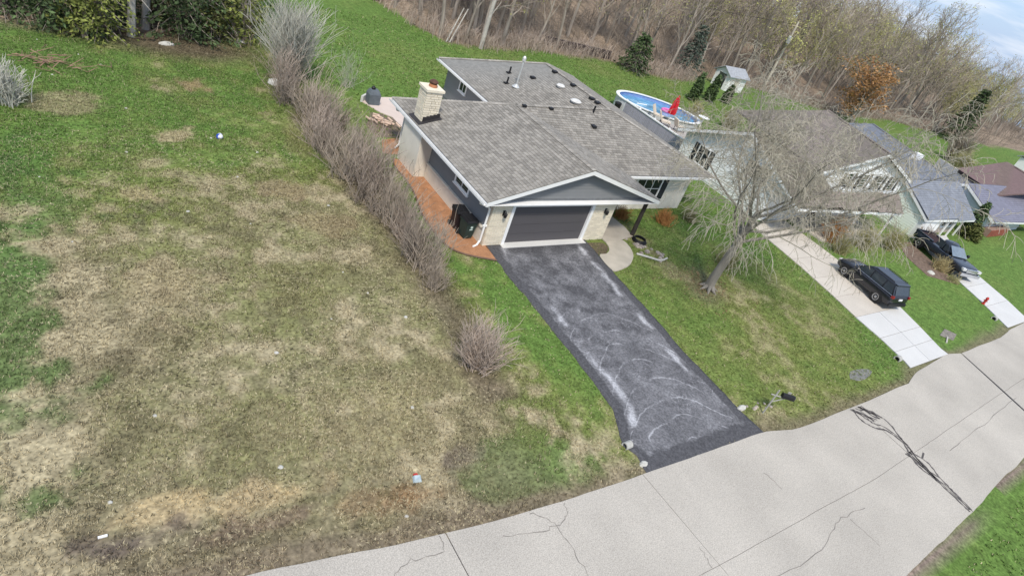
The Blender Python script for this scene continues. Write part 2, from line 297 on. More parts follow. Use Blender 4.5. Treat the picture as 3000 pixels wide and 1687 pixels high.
for (xa, sa), (xb, sb) in zip(JO[:-1], JO[1:]):
    for lane in (0, 1):
        top = (lambda x: float(yn(x)) + wob(x, 3) * .4) if lane == 0 else (lambda x: float(ym(x)) - .006 + wob(x, 1) * .35)
        bot = (lambda x: float(ym(x)) + .006 + wob(x, 1) * .35) if lane == 0 else (lambda x: float(yf(x)) + wob(x, 2) * .9)
        yt, yb_ = top((xa + xb) / 2), bot((xa + xb) / 2)
        ga, gb = (.014 if xa > 5 else .005), (.014 if xb > 5 else .005); aT, aB, bT, bB = jx(xa, sa, yt) + ga, jx(xa, sa, yb_) + ga, jx(xb, sb, yt) - gb, jx(xb, sb, yb_) - gb
        n = max(6, int((xb - xa) / .45)); T = [(aT + (bT - aT) * i / n) for i in range(n + 1)]; B = [(aB + (bB - aB) * i / n) for i in range(n + 1)]
        MB().slab([(x, top(x)) for x in T] + [(x, bot(x)) for x in B[::-1]], -.2, .035).build('slab', m_conc, road)
def ribbon(mb, pts, wd, z, jit=0.):
    P = [Vector((p[0], p[1], z)) for p in pts]; vs = []; k = len(P)
    for i, p in enumerate(P):
        T = (P[min(i + 1, k - 1)] - P[max(i - 1, 0)]).normalized(); n = Vector((-T.y, T.x, 0)); wi = (wd[i] if hasattr(wd, '__len__') else wd) * (1 + jit * random.uniform(-1, 1)); o = n * random.uniform(-1, 1) * jit * .04
        vs += [p + n * wi + o, p - n * wi + o]
    return mb.add(vs, [(2 * i, 2 * i + 2, 2 * i + 3, 2 * i + 1)[::-1] for i in range(k - 1)])
seal = MB()
a = [(10.95, -13.9), (11.55, -14.2), (11.75, -14.9), (11.4, -15.7), (11.15, -16.4), (11.3, -17.0), (11.0, -17.7), (10.85, -18.4), (10.7, -19.15)]
b = [(10.55, -13.75), (10.3, -14.3), (10.55, -14.85), (11.1, -15.2), (11.2, -15.9), (10.75, -16.5), (10.55, -17.0), (10.65, -17.6), (10.6, -18.3), (10.5, -19.15)]
c_ = [(10.4, -13.72), (10.8, -14.1), (10.75, -14.6), (11.2, -15.0), (11.35, -15.9), (10.95, -16.7), (10.75, -17.3), (10.82, -18.2), (10.6, -19.1)]
for q, wd in ((a, .04), (b, .045), (c_, .03)): ribbon(seal, [tuple(p)[:2] for p in curve([(x, y, 0) for x, y in q], 8)], wd, .039, .5)
for k in range(9):
    x0 = random.uniform(10.35, 11.2); ribbon(seal, [(x0 + .5 * t + .08 * math.sin(6 * t + k), -13.75 - .85 * t) for t in np.linspace(0, 1, 7)], .03, .0395, .6)
for k in range(5):
    x0 = random.uniform(10.6, 10.95); ribbon(seal, [(x0 + .25 * math.sin(2.5 * t + k), -16.3 - 1.4 * t) for t in np.linspace(0, 1, 8)], .035, .0392, .6)
ribbon(seal, [(11.3, -16.75), (11.75, -16.6)], .04, .0394)
seal.build('tar_seal', mat('tar_seal', (.095, .085, .08), .8, var=.3, scale=8), road)
ck = MB()
for pts in ([(-6.8, -13.0), (-6.3, -13.6), (-6.25, -14.6), (-6.3, -15.9)], [(-9.6, -12.75), (-9.8, -13.2), (-10.6, -13.1), (-11.3, -13.3), (-12.5, -13.2)], [(-5.6, -13.1), (-5.75, -13.5), (-6.6, -13.65), (-8, -13.35)],
            [(13.5, -17.05), (18, -16.8), (23.5, -16.5)], [(-1, -17.5), (2, -17.6), (3.8, -17.15), (5.6, -17.2)], [(2.6, -14.7), (2.75, -15.4)], [(-2.3, -15.9), (-2.4, -16.5)], [(4.4, -17.3), (4.5, -18.4)], [(-.4, -18.6), (-.2, -19.4)]):
    d = curve([(x, y, 0) for x, y in pts], 7); d = [(p.x + random.uniform(-.05, .05), p.y + random.uniform(-.05, .05)) for p in d]; ribbon(ck, d, .009, .0385, .5)
ck.build('hairline_crack', mat('crack_line', (.17, .155, .14), .9), road)  # thin grey-brown ribbons laid on the slabs as cracks

# ------------------------------------------------------------------ asphalt driveway (grid with across/along coordinates)
def drive_material():
    m = bpy.data.materials.new('sealed_asphalt'); m.use_nodes = True; t = m.node_tree; b = t.nodes['Principled BSDF']; L = t.links.new
    at = N(t, 'ShaderNodeAttribute', attribute_name='Col'); sp = N(t, 'ShaderNodeSeparateColor'); L(at.outputs['Color'], sp.inputs['Color'])
    co = N(t, 'ShaderNodeTexCoord')
    def noise(sc, det=5, dist=0.):
        n = N(t, 'ShaderNodeTexNoise'); n.inputs['Scale'].default_value = sc; n.inputs['Detail'].default_value = det; n.inputs['Distortion'].default_value = dist; L(co.outputs['Object'], n.inputs['Vector']); return n.outputs['Fac']
    def mr(v, a, b_, c=0., d=1.):
        n = N(t, 'ShaderNodeMapRange'); n.inputs['From Min'].default_value = a; n.inputs['From Max'].default_value = b_; n.inputs['To Min'].default_value = c; n.inputs['To Max'].default_value = d; L(v, n.inputs['Value']); return n.outputs['Result']
    def mt(op, x, y):
        n = N(t, 'ShaderNodeMath', operation=op)
        for i, q in enumerate((x, y)):
            if isinstance(q, (int, float)): n.inputs[i].default_value = q
            else: L(q, n.inputs[i])
        return n.outputs['Value']
    big = mr(noise(.75, 9, .9), .40, .62); swirl = mr(noise(1.1, 4, 3.5), .47, .53)
    # squeegee arcs: squared sine of a curved, noise-bent path coordinate
    ph = mt('MULTIPLY_ADD', noise(.45, 3), 7.0); t.nodes[-1].inputs[2].default_value = 0
    arc = mt('SINE', mt('ADD', mt('MULTIPLY', sp.outputs['Green'], 84.), mt('ADD', mt('MULTIPLY', sp.outputs['Blue'], -15.), mt('MULTIPLY', noise(.5, 3), 7.))), 0.)
    arc = mt('MULTIPLY', mr(arc, .955, .995), mr(noise(1.0, 4), .40, .55)); arc = mt('MULTIPLY', arc, mr(sp.outputs['Green'], .3, .5))
    ridge = mt('SUBTRACT', 1., mr(mt('ABSOLUTE', mt('SUBTRACT', noise(1.3, 5, 2.2), .5), 0.), 0., .022)); ridge = mt('MULTIPLY', ridge, mr(noise(.8, 2), .4, .62))
    inner = mr(mt('ADD', sp.outputs['Red'], mt('MULTIPLY', mt('SUBTRACT', noise(1.5, 4), .5), .07)), .105, .125)      # 0 on the freshly sealed border
    inner = mt('MULTIPLY', inner, mr(mt('ADD', sp.outputs['Green'], mt('MULTIPLY', noise(1.2, 3), .12)), .10, .14)); inner = mt('MULTIPLY', inner, mr(mt('ADD', sp.outputs['Green'], mt('MULTIPLY', noise(1.2, 3), .05)), .985, .975))
    f = mt('ADD', mt('ADD', .17, mt('MULTIPLY', big, .24)), mt('ADD', mt('MULTIPLY', arc, .40), mt('MULTIPLY', ridge, .36))); f = mt('SUBTRACT', f, mt('MULTIPLY', mr(noise(1.6, 10, .6), .43, .63), mt('ADD', .10, mt('MULTIPLY', mr(sp.outputs['Green'], .7, .35), .16)))); f = mt('MULTIPLY', f, inner)
    lime = mt('MULTIPLY', mr(mt('ABSOLUTE', mt('SUBTRACT', sp.outputs['Red'], mt('ADD', .14, mt('MULTIPLY', noise(1.1, 6), .12))), 0.), .06, .015), mr(noise(.6, 6), .50, .62)); f = mt('ADD', f, mt('MULTIPLY', lime, .75))
    cr = N(t, 'ShaderNodeValToRGB'); e = cr.color_ramp.elements; e[0].position = 0; e[0].color = (.08, .079, .085, 1); e[1].position = 1; e[1].color = (.40, .40, .42, 1); e.new(.35).color = (.165, .163, .172, 1)
    L(f, cr.inputs['Fac']); fi = N(t, 'ShaderNodeMix', data_type='RGBA', blend_type='MULTIPLY'); fi.inputs['Factor'].default_value = 1; L(cr.outputs['Color'], fi.inputs['A']); L(mr(noise(13, 8), .36, .64, .72, 1.28), fi.inputs['B'])
    L(fi.outputs['Result'], b.inputs['Base Color']); b.inputs['Roughness'].default_value = .85; b.inputs['Specular IOR Level'].default_value = .25
    bp = N(t, 'ShaderNodeBump'); bp.inputs['Strength'].default_value = .2; bp.inputs['Distance'].default_value = .02; L(noise(50, 2), bp.inputs['Height']); L(bp.outputs['Normal'], b.inputs['Normal']); return m
ns, ntt = 40, 90; ys = np.linspace(-.02, -13.16, ntt); ss = np.linspace(0, 1, ns); Yg = np.repeat(ys[:, None], ns, 1)
jl = (fbm(ys * 1.3, ys * 0 + 3) - .5) * .22; jr = (fbm(ys * 1.3, ys * 0 + 8) - .5) * .16; xl = dlx(ys) + jl; xr_ = drx(ys) + jr; Xg = xl[:, None] + (xr_ - xl)[:, None] * ss[None]
Yg = Yg + (sstep(-11.5, -13.2, Yg)) * (yn(Xg) - .01 - Yg) * (Yg < -13.0)
Vd = np.stack([Xg, Yg, np.full_like(Xg, .03)], -1).reshape(-1, 3)
wdt = (xr_ - xl)[:, None]; ed = np.minimum(ss[None] * wdt, (1 - ss[None]) * wdt) / 4; arcb = np.abs(ss[None] - .45) ** 2 * 4 + 0 * Yg
Cd = np.stack([np.clip(ed, 0, 1), np.repeat(np.linspace(0, 1, ntt)[:, None], ns, 1), arcb], -1).reshape(-1, 3)
i0 = (np.arange(ntt - 1)[:, None] * ns + np.arange(ns - 1)).ravel(); Fd = np.stack([i0, i0 + ns, i0 + 1 + ns, i0 + 1], 1)
nb = len(Vd); ring = np.concatenate([np.arange(ns), np.arange(1, ntt) * ns + ns - 1, (ntt - 1) * ns + np.arange(ns - 2, -1, -1), np.arange(ntt - 2, 0, -1) * ns]); low = Vd[ring] - [0, 0, .06]
rn = len(ring); Fs = np.stack([ring, nb + np.arange(rn), nb + (np.arange(rn) + 1) % rn, ring[(np.arange(rn) + 1) % rn]], 1)[:, ::-1]
link('driveway', bigmesh('driveway', np.concatenate([Vd, low]), np.concatenate([Fd, Fs]), drive_material(), np.concatenate([Cd, Cd[ring]])), kind='structure')

# ------------------------------------------------------------------ pale concrete driveways, walk, patio
def slab_drive(name, fl, fr, rows, m, m2, cut, split_from=99, z=.05):
    r = MB().slab([(float(fl(y)) + .05, y) for y in np.linspace(rows[0], rows[-1], 14)] + [(float(fr(y)) - .05, y) for y in np.linspace(rows[-1], rows[0], 14)], -.1, .02).build(name, mat('joint_soil', (.13, .115, .09), .95), kind='structure')
    for i, (a_, b_) in enumerate(zip(rows[:-1], rows[1:])):
        cs = ((0, 1),) if i < split_from else ((0, .5), (.5, 1))
        for s0, s1 in cs:
            Y = np.linspace(a_ - .012, b_ + .012, 6); e0 = .012 if s0 else 0; e1 = .012 if s1 < 1 else 0; sk = .1 * (s0 + s1) / 2
            lo = [(float(fl(y) + (fr(y) - fl(y)) * s0) + e0, y) for y in Y]; hi = [(float(fl(y) + (fr(y) - fl(y)) * s1) - e1, y) for y in Y[::-1]]
            MB().slab(lo + hi, -.08, z + random.uniform(-.002, .003)).build('slab', m if i < cut else m2, r)
    return r
m_c1 = mat('warm_concrete', (.53, .48, .415), .9, var=.06, scale=.7, bump=.15, fine=.1, fscale=18, objvar=.05); m_c2 = mat('pale_concrete', (.57, .56, .54), .9, var=.04, scale=.7, bump=.12, fine=.07, fscale=18, objvar=.03)
slab_drive('concrete_driveway', cdl, cdr, [.8, -1.6, -3.4, -5.4, -7.2, -8.95, -10.7, -11.75, -12.9], m_c1, m_c2, 5, 5)
d3l = lambda y: np.interp(-y, [-b for a, b in D3_L], [a for a, b in D3_L]); d3r = lambda y: np.interp(-y, [-b for a, b in D3_R], [a for a, b in D3_R])
slab_drive('white_driveway', d3l, d3r, [-2.5, -4.6, -6.6, -8.6, -10.6, -12.62], m_c2, m_c2, 9)
m_walk = mat('walk_concrete', (.43, .385, .325), .9, var=.1, scale=1.4, bump=.15, fine=.08)
wk = MB().slab(WALK, -.08, .06).build('walk', m_walk, kind='structure')
MB().slab([tuple(p)[:2] for p in curve([(x, y, 0) for x, y in PAD], 4)], -.08, .052).build('curved_pad', mat('pad_concrete', (.45, .405, .335), .9, var=.1, scale=1.6, bump=.15, fine=.08), wk)
MB().slab([(5.24, -.3), (6.3, -.36), (6.34, -.75), (6.12, -1.05), (5.7, -1.36), (5.17, -1.46)], -.05, .02).build('planting_bed', mat('bed_mulch', (.12, .095, .06), .95, var=.4, scale=9, bump=.8, bscale=30), wk)
pt = MB().slab(PATIO, -.08, .05).build('patio', mat('patio_concrete', (.60, .50, .44), .9, var=.06, scale=.8, fine=.05), kind='structure')
MB().slab([(-1.22, 15.9), (-.38, 16.72), (-.5, 16.8), (-1.36, 15.95)], .0, .4).build('patio_kerb', m_c2, pt)
m_terra = mat('terracotta_path', (.37, .185, .095), .9, var=.18, scale=2.5, bump=.5, bscale=30, fine=.2, fscale=24)
tp = MB().slab(TERRA, -.06, .03).build('side_path', m_terra, kind='structure')
eb = MB(); c = curve([(x, y, .03) for x, y in [(-2.25, 8.35), (-2.53, 7.4), (-2.48, 6.1), (-2.63, 4.6), (-3.03, 2.9), (-3.15, 1.4), (-2.98, .0), (-2.32, -.71), (-1.1, -1.25)]], 6); eb.tube([p + Vector((0, 0, .03)) for p in c], .045, 5); eb.build('edging', mat('edging_steel', (.16, .10, .07), .8), tp)
MB().slab([(-2.0, 10.65), (-.9, 11.0), (-1.22, 8.9), (-2.62, 9.0)], -.06, .031).build('path_landing', m_terra, tp)
MB().slab([(-2.3, 11.0), (-.95, 11.05), (.15, 11.2), (-.02, 13.8), (-.65, 14.35), (-1.25, 14.4), (-2.2, 12.6)], -.05, .018).build('planting_bed', mat('bare_bed', (.17, .13, .095), .95, var=.3, scale=5, bump=.6, bscale=25), kind='structure')

# ------------------------------------------------------------------ building kit
m_white = mat('white_trim', (.82, .82, .81), .6, var=.03, scale=3)
m_siding = mat('grey_siding', (.205, .212, .22), .7, var=.05, scale=1.2, objvar=.03)
m_wsiding = mat('white_siding', (.85, .85, .84), .6, var=.03, scale=1.2, objvar=.02)
m_cream = mat('cream_brick', (.74, .68, .56), .9, var=.08, scale=3, bump=.4, objvar=.1, c2=(.76, .68, .53))
m_mortar = mat('mortar', (.56, .50, .41), .95, var=.12, scale=6)
m_stone = mat('pale_stucco', (.70, .66, .575), .9, var=.08, scale=1.8, bump=.2)
m_glass = mat('window_glass', (.022, .027, .032), .08, var=.2, scale=2, spec=.6)
m_shutter = mat('dark_shutter', (.022, .026, .03), .6, var=.1)
m_black = mat('black_metal', (.015, .015, .017), .5, var=.1)
m_shing = mat('grey_shingle', (.262, .242, .213), .92, var=.09, scale=.8, bump=.3, bscale=80, objvar=.22, facevar=.48, fine=.12, fscale=30)
m_shingB = mat('brown_shingle', (.225, .19, .165), .92, var=.08, scale=1.1, facevar=.3, objvar=.15, fine=.1, fscale=20)
m_shingC = mat('blue_grey_shingle', (.215, .228, .258), .92, var=.08, scale=.9, facevar=.22, objvar=.15, fine=.1, fscale=20)
m_shingD = mat('slate_shingle', (.19, .19, .24), .92, var=.06, scale=.9, facevar=.15)
m_shingE = mat('red_brown_shingle', (.205, .15, .13), .92, var=.06, scale=.9, facevar=.15)
m_door = mat('charcoal_door', (.088, .083, .088), .6, var=.04, scale=.8, objvar=.03)

UNIT = {}
def unit_box(name, m):
    k = (name, m.name)
    if k not in UNIT: UNIT[k] = MB().box(-.5, .5, -.5, .5, -.5, .5).mesh(name, m)
    return UNIT[k]
def piece(name, me, M, parent):
    o = bpy.data.objects.new(name, me); COL.objects.link(o); o.parent = parent; o.matrix_local = Matrix.Translation(-wloc(parent)) @ M; return o
def pbox(name, m, parent, x0, x1, y0, y1, z0, z1):
    return piece(name, unit_box(name, m), Matrix.Translation(((x0 + x1) / 2, (y0 + y1) / 2, (z0 + z1) / 2)) @ Matrix.Diagonal((x1 - x0, y1 - y0, z1 - z0, 1)), parent)

def wedge(name, m):
    k = ('wedge', m.name)
    if k not in UNIT:
        # unit shingle: x along the eave, y up the slope, z normal; thick at the butt, nothing at the head
        UNIT[k] = MB().add([(0, 0, 0), (1, 0, 0), (1, 1, 0), (0, 1, 0), (0, 0, 1), (1, 0, 1), (1, 1, .15), (0, 1, .15)], [(4, 5, 6, 7), (0, 1, 5, 4), (1, 2, 6, 5), (3, 0, 4, 7)]).mesh(name, m)
    return UNIT[k]
def shingle_plane(poly, parent, m, stuff, single=0, expo=.185, wr=(.22, .36), thick=.03, order=None):
    P = [Vector(p) for p in poly]; n = Vector((0, 0, 0))
    for i in range(len(P)): n += P[i].cross(P[(i + 1) % len(P)])
    n.normalize(); n = n if n.z > 0 else -n
    e = Vector((0, 0, 1)).cross(n).normalized(); s = n.cross(e); o = min(P, key=lambda p: p.z)
    q = [((p - o).dot(e), (p - o).dot(s)) for p in P]; smax = max(b for a, b in q); k = 0; out = []
    while k * expo < smax - .02:
        sm = (k + .5) * expo; xs = []
        for i in range(len(q)):
            (a1, b1), (a2, b2) = q[i], q[(i + 1) % len(q)]
            if (b1 > sm) != (b2 > sm): xs.append(a1 + (a2 - a1) * (sm - b1) / (b2 - b1))
        if len(xs) >= 2:
            x, xe = min(xs), max(xs); x += 0; x0 = x - (0 if k % 2 else .15)
            while x0 < xe - .03:
                w_ = random.uniform(*wr); a = max(x0, x); b = min(x0 + w_, xe)
                if b - a > .04: out.append((a, b, k * expo))
                x0 += w_
        k += 1
    if order: out.sort(key=lambda t: order(o + e * t[0] + s * t[2]))
    for i, (a, b, y) in enumerate(out):
        c = o + e * (a + .01) + s * (y - .01) + n * .004; L_ = expo + .03
        if i < single:
            M = Matrix.Translation(c) @ Matrix((e, s, n)).transposed().to_4x4() @ Matrix.Diagonal((b - a - .02, L_, thick, 1)); piece('shingle', wedge('shingle', m), M, parent)
        else:
            u = e * (b - a - .02); v = s * L_; h = n * thick
            stuff.add([c, c + u, c + u + v, c + v, c + h, c + u + h, c + u + v + h * .15, c + v + h * .15], [(4, 5, 6, 7), (0, 1, 5, 4), (1, 2, 6, 5), (3, 0, 4, 7)], random.uniform(-.5, .5) or .01)
def caps(mb, a, b, wd=.17, step=.2):
    a, b = Vector(a), Vector(b); n = int((b - a).length / step); d = (b - a).normalized(); sd_ = d.cross(Vector((0, 0, 1))).normalized(); up = sd_.cross(d)
    for i in range(n):
        p = a + d * step * i; q = p + d * (step * 1.25); h = .035
        vs = [p + sd_ * wd - up * .02 + up * h, p + up * (.03 + h), p - sd_ * wd - up * .02 + up * h, q + sd_ * wd - up * .02 + up * .012, q + up * .042, q - sd_ * wd - up * .02 + up * .012]
        mb.add(vs, [(0, 1, 4, 3), (1, 2, 5, 4), (0, 2, 1)], random.uniform(-.5, .5))
def lap(parent, a, b, z0, z1, expo, m, name='siding_board', clip=None, out=None):
    """lapped boards from a to b (xy); out = outward xy normal; clip(t,z)-> keep range"""
    A, B = Vector((*a, 0)), Vector((*b, 0)); d = (B - A); L_ = d.length; d.normalize(); n = Vector((*out, 0)); z = z0
    while z < z1 - .02:
        zt = min(z + expo, z1); t0, t1 = (0, L_) if clip is None else clip(z); u0, u1 = (t0, t1) if clip is None else clip(zt)
        if t1 - t0 > .08:
            if u1 <= u0: u0 = u1 = (t0 + t1) / 2
            p = [A + d * t0 + n * .03 + Vector((0, 0, z)), A + d * t1 + n * .03 + Vector((0, 0, z)), A + d * u1 + n * .012 + Vector((0, 0, zt)), A + d * u0 + n * .012 + Vector((0, 0, zt))]
            q = [v - n * (.03 if i < 2 else .012) for i, v in enumerate(p)]
            MB().add(p + q, [(0, 1, 2, 3), (1, 0, 4, 5), (2, 1, 5, 6), (0, 3, 7, 4), (7, 6, 5, 4)]).build(name, m, parent)
        z = zt
def window(house, c, u, n, wd, ht, m_fr=None, fr=.07, bars=(1, 0), sill=True, shutters=0., deep=.05):
    """c: centre xy + z; u along the wall, n outward"""
    m_fr = m_fr or m_white; c = Vector(c); u = Vector((*u, 0)); n = Vector((*n, 0)); Z = Vector((0, 0, 1)); f = MB(); M = Matrix.Translation(c) @ Matrix((u, n, Z)).transposed().to_4x4(); h, v = wd / 2, ht / 2
    f.box(-h - fr, -h, -.02, deep, -v - fr, v + fr, M); f.box(h, h + fr, -.02, deep, -v - fr, v + fr, M); f.box(-h, h, -.02, deep, v, v + fr, M); f.box(-h, h, -.02, deep, -v - fr, -v, M)
    for i in range(bars[0]): x = -h + wd * (i + 1) / (bars[0] + 1); f.box(x - .022, x + .022, -.015, deep - .015, -v, v, M)
    for i in range(bars[1]): z = -v + ht * (i + 1) / (bars[1] + 1); f.box(-h, h, -.015, deep - .02, z - .018, z + .018, M)
    wo_ = f.build('window', m_fr, house); MB().box(-h, h, -.012, .008, -v, v, M).build('pane', m_glass, wo_)
    if sill: MB().box(-h - fr - .04, h + fr + .04, -.02, deep + .06, -v - fr - .05, -v - fr, M).build('sill', m_fr, wo_)
    if shutters:
        for s in (-1, 1):
            a = s * (h + fr + .03); b = a + s * shutters; x0, x1 = min(a, b), max(a, b); sh = MB().box(x0, x1, -.01, .035, -v - .05, v + .05, M)
            for k in range(8): z = -v + ht * (k + .5) / 8; sh.box(x0 + .05, x1 - .05, .035, .05, z - .03, z + .03, M)
            sh.build('shutter', m_shutter, house)
    return wo_
def fascia(mb, a, b, n, h=.19, t=.03, top=.0):
    a, b, n = Vector(a), Vector(b), Vector(n); mb.prism([a + Vector((0, 0, top)), b + Vector((0, 0, top)), b + Vector((0, 0, top - h)), a + Vector((0, 0, top - h))], n * t)
def deckpoly(mb, poly, t=.12):
    P = [Vector(p) for p in poly]; nn = sum((P[i].cross(P[(i + 1) % len(P)]) for i in range(len(P))), Vector()); P = P if nn.z > 0 else P[::-1]; n = len(P); Q = [p - Vector((0, 0, t)) for p in P]
    mb.add(P + Q, [(0, i, i + 1) for i in range(1, n - 1)] + [(n, n + i + 1, n + i) for i in range(1, n - 1)] + [(i, n + i, n + (i + 1) % n, (i + 1) % n) for i in range(n)])

# ------------------------------------------------------------------ the grey-roofed ranch house with the asphalt drive
H = thing('ranch_house', 'single-storey house with grey hip roof, cream brick chimney and charcoal double garage door', 'house', (0, 0, 0))
wl = MB(); wl.box(-1.17, -1.02, .02, 10.08, 0, 2.46); wl.box(-1.02, 5.4, 9.95, 10.08, 0, 2.46); wl.box(5.43, 5.55, 10.08, 17.98, 0, 2.46); wl.box(5.55, 15.57, 17.85, 17.98, 0, 2.46); wl.box(15.45, 15.57, 3.0, 17.85, 0, 2.46)
wl = wl.build('wall', m_siding, H)
lap(wl, (-1.17, 10.06), (-1.17, .3), .86, 2.45, .175, m_siding, out=(-1, 0)); lap(wl, (5.43, 17.98), (5.43, 10.1), .25, 2.45, .2, m_siding, out=(-1, 0))
MB().box(-1.28, -1.17, .28, 6.4, -.05, .80).build('wainscot', m_stone, H); MB().box(-1.33, -1.16, .26, 6.42, .80, .87).build('ledge', m_stone, H)
MB().box(-1.28, -1.17, 8.62, 10.06, -.05, .80).build('wainscot', m_stone, H)
# front wall with two brick piers and the door opening
MB().box(-1.0, 6.45, .10, .2, 2.2, 2.47).build('lintel', m_siding, H)
def pier(x0, x1, y0, y1, z1, name='pilaster'):
    core = MB().box(x0 + .015, x1 - .015, y0 + .015, y1, -.05, z1).build(name, m_mortar, H); nz = int(round(z1 / .1)); bh = z1 / nz
    for k in range(nz):
        x = x0 - (0 if k % 2 else .15)
        while x < x1 - .02:
            a, b = max(x, x0), min(x + .3, x1)
            if b - a > .03: pbox('brick', m_cream, core, a + .005, b - .005, y0 - random.uniform(0, .006), y0 + .09, k * bh + .004, (k + 1) * bh - .006)
            x += .3
    return core
pier(-1.2, -.16, -.02, .26, 2.45); pier(5.04, 6.48, -.02, .26, 2.45)
MB().box(6.3, 6.5, .27, 2.9, 0, 2.44).build('porch_side_wall', m_stone, H)
MB().box(6.5, 15.6, 2.9, 3.0, 0, 2.46).build('front_wall', mat('pale_stone_wall', (.70, .66, .58), .9, var=.1, scale=2.2, bump=.3), H)
fr = MB(); fr.box(-.15, .02, -.03, .2, 0, 2.24); fr.box(4.86, 5.03, -.03, .2, 0, 2.24); fr.box(-.15, 5.03, -.034, .2, 2.12, 2.26); fr.build('door_frame', m_white, H)
gd = MB().box(.02, 4.86, .12, .17, .03, 2.12).build('garage_door', m_door, H)
for k in range(4): pbox('panel', m_door, gd, .03, 4.85, .085, .12, .035 + k * .521, .035 + (k + 1) * .521 - .012)
MB().box(-.2, 5.08, -.34, .12, -.05, .055).build('door_apron', m_c2, H)
# gable
zr = lambda x: 2.6 + .303 * (x + 1.95) if x < 3.6 else 2.6 + .303 * (9.16 - x)
gm = MB(); gm.prism([(-1.2, .0, 2.46), (8.9, .0, 2.46), (8.9, .0, zr(8.9) - .13), (3.6, .0, zr(3.6) - .13), (-1.2, .0, zr(-1.2) - .13)], (0, .12, 0)); gm = gm.build('gable', m_siding, H)
def gclip(z):
    lo = max(-1.2, -1.95 + (z + .14 - 2.6) / .303); hi = min(8.9, 9.16 - (z + .14 - 2.6) / .303); return lo + 1.2, hi + 1.2
lap(gm, (-1.2, .0), (8.9, .0), 2.56, 4.2, .175, m_siding, clip=gclip, out=(0, -1))
MB().box(-1.2, 8.9, -.05, -.0, 2.45, 2.55).build('gable_trim', mat('grey_trim', (.15, .16, .17), .7), H)
MB().box(6.5, 9.0, .12, 2.9, 2.40, 2.45).build('porch_ceiling', m_siding, H)
MB().tube([(8.95, .15, 0), (8.9, .13, 1.2), (8.88, .12, 2.46)], [.13, .12, .11], 8).build('porch_post', mat('dark_post', (.05, .042, .035), .8, var=.3), H)
T_, R1, R2 = (3.6, 6.95, 4.28), (10.9, 7.36, 4.43), (10.9, 14.7, 4.43); E0 = 2.6
PL = dict(a=[(-1.95, -.42, E0), (3.6, -.42, 4.28), T_, (-1.95, 10.5, E0)], b=[(3.6, -.42, 4.28), (9.16, -.42, E0), (9.16, 2.35, E0), T_], c=[(9.16, 2.35, E0), (17, 2.35, E0), R1, T_],
          d=[T_, (10.4, 7.3, 4.36), (4.8, 10.5, E0), (-1.95, 10.5, E0)], e=[(4.8, 10.5, E0), (10.4, 7.3, 4.36), R1, R2, (4.8, 18.5, E0)], f=[(4.8, 18.5, E0), R2, (17, 18.5, E0)], g=[(17, 2.35, E0), (17, 18.5, E0), R2, R1])
dk = MB()
for p in PL.values(): deckpoly(dk, p)
roof = dk.build('roof', mat('roof_deck', (.22, .215, .2), .95), H)
st = MB(); front = Vector((-1.9, -.4, 2.6))
shingle_plane(PL['a'], roof, m_shing, st, single=300, order=lambda p: (p - CAM).length)
for k in 'bcdefg': shingle_plane(PL[k], roof, m_shing, st)
st.build('shingle', m_shing, roof, kind='stuff')
cp = MB()
for a, b in (((3.6, -.42, 4.28), T_), ((-1.95, 10.5, E0), T_), (T_, R1), (R1, R2), ((17, 2.35, E0), R1), ((4.8, 18.5, E0), R2), ((17, 18.5, E0), R2)): caps(cp, a, b)
cp.build('ridge_cap', m_shing, roof, kind='stuff')
fa = MB(); fascia(fa, (-1.95, -.42, 2.58), (3.6, -.42, 4.26), (0, -.03, 0), .21); fascia(fa, (3.6, -.42, 4.26), (9.16, -.42, 2.58), (0, -.03, 0), .21)
for a, b, n in (((-1.95, -.42, 2.56), (-1.95, 10.5, 2.56), (-1, 0, 0)), ((4.8, 10.5, 2.56), (4.8, 18.5, 2.56), (-1, 0, 0)), ((9.16, 2.35, 2.56), (17, 2.35, 2.56), (0, -1, 0)), ((17, 2.35, 2.56), (17, 18.5, 2.56), (1, 0, 0)), ((9.16, -.42, 2.56), (9.16, 2.35, 2.56), (1, 0, 0)), ((-1.95, 10.5, 2.56), (4.8, 10.5, 2.56), (0, 1, 0))): fascia(fa, a, b, Vector(n) * .03, .2)
fa.build('fascia', m_white, H)
sf = MB(); sf.slab([(-1.94, -.41), (9.15, -.41), (9.15, .0), (-1.94, .0)], 2.41, 2.44); sf.slab([(-1.94, .0), (-1.2, .0), (-1.2, 10.48), (-1.94, 10.48)], 2.41, 2.44); sf.slab([(4.82, 10.1), (5.42, 10.1), (5.42, 18.4), (4.82, 18.4)], 2.41, 2.44); sf.slab([(9.15, 2.38), (16.9, 2.38), (16.9, 2.9), (9.15, 2.9)], 2.41, 2.44); sf.slab([(15.57, 2.9), (16.9, 2.9), (16.9, 18.4), (15.57, 18.4)], 2.41, 2.44)
sf.build('soffit', m_white, H)
def gutter(a, b, n):
    a, b, n = Vector(a), Vector(b), Vector(n); g = MB(); Z = Vector((0, 0, 1))
    g.prism([a, a + n * .12, a + n * .13 + Z * .11, a + n * .115 + Z * .11, a + n * .1 + Z * .015, a + Z * .015], b - a); g.build('gutter', m_white, H)
gutter((-1.985, -.4, 2.45), (-1.985, 10.5, 2.45), (-1, 0, 0)); gutter((4.765, 10.6, 2.45), (4.765, 18.5, 2.45), (-1, 0, 0)); gutter((9.2, 2.315, 2.45), (17, 2.315, 2.45), (0, -1, 0)); gutter((17.035, 2.35, 2.45), (17.035, 18.5, 2.45), (1, 0, 0))
MB().tube([(-2.04, -.05, 2.45), (-2.0, .0, 2.32), (-1.4, .1, 2.05), (-1.32, .1, 1.9), (-1.32, .1, .25), (-1.5, .0, .08), (-1.75, -.1, .06)], .05, 6).build('downspout', m_white, H)
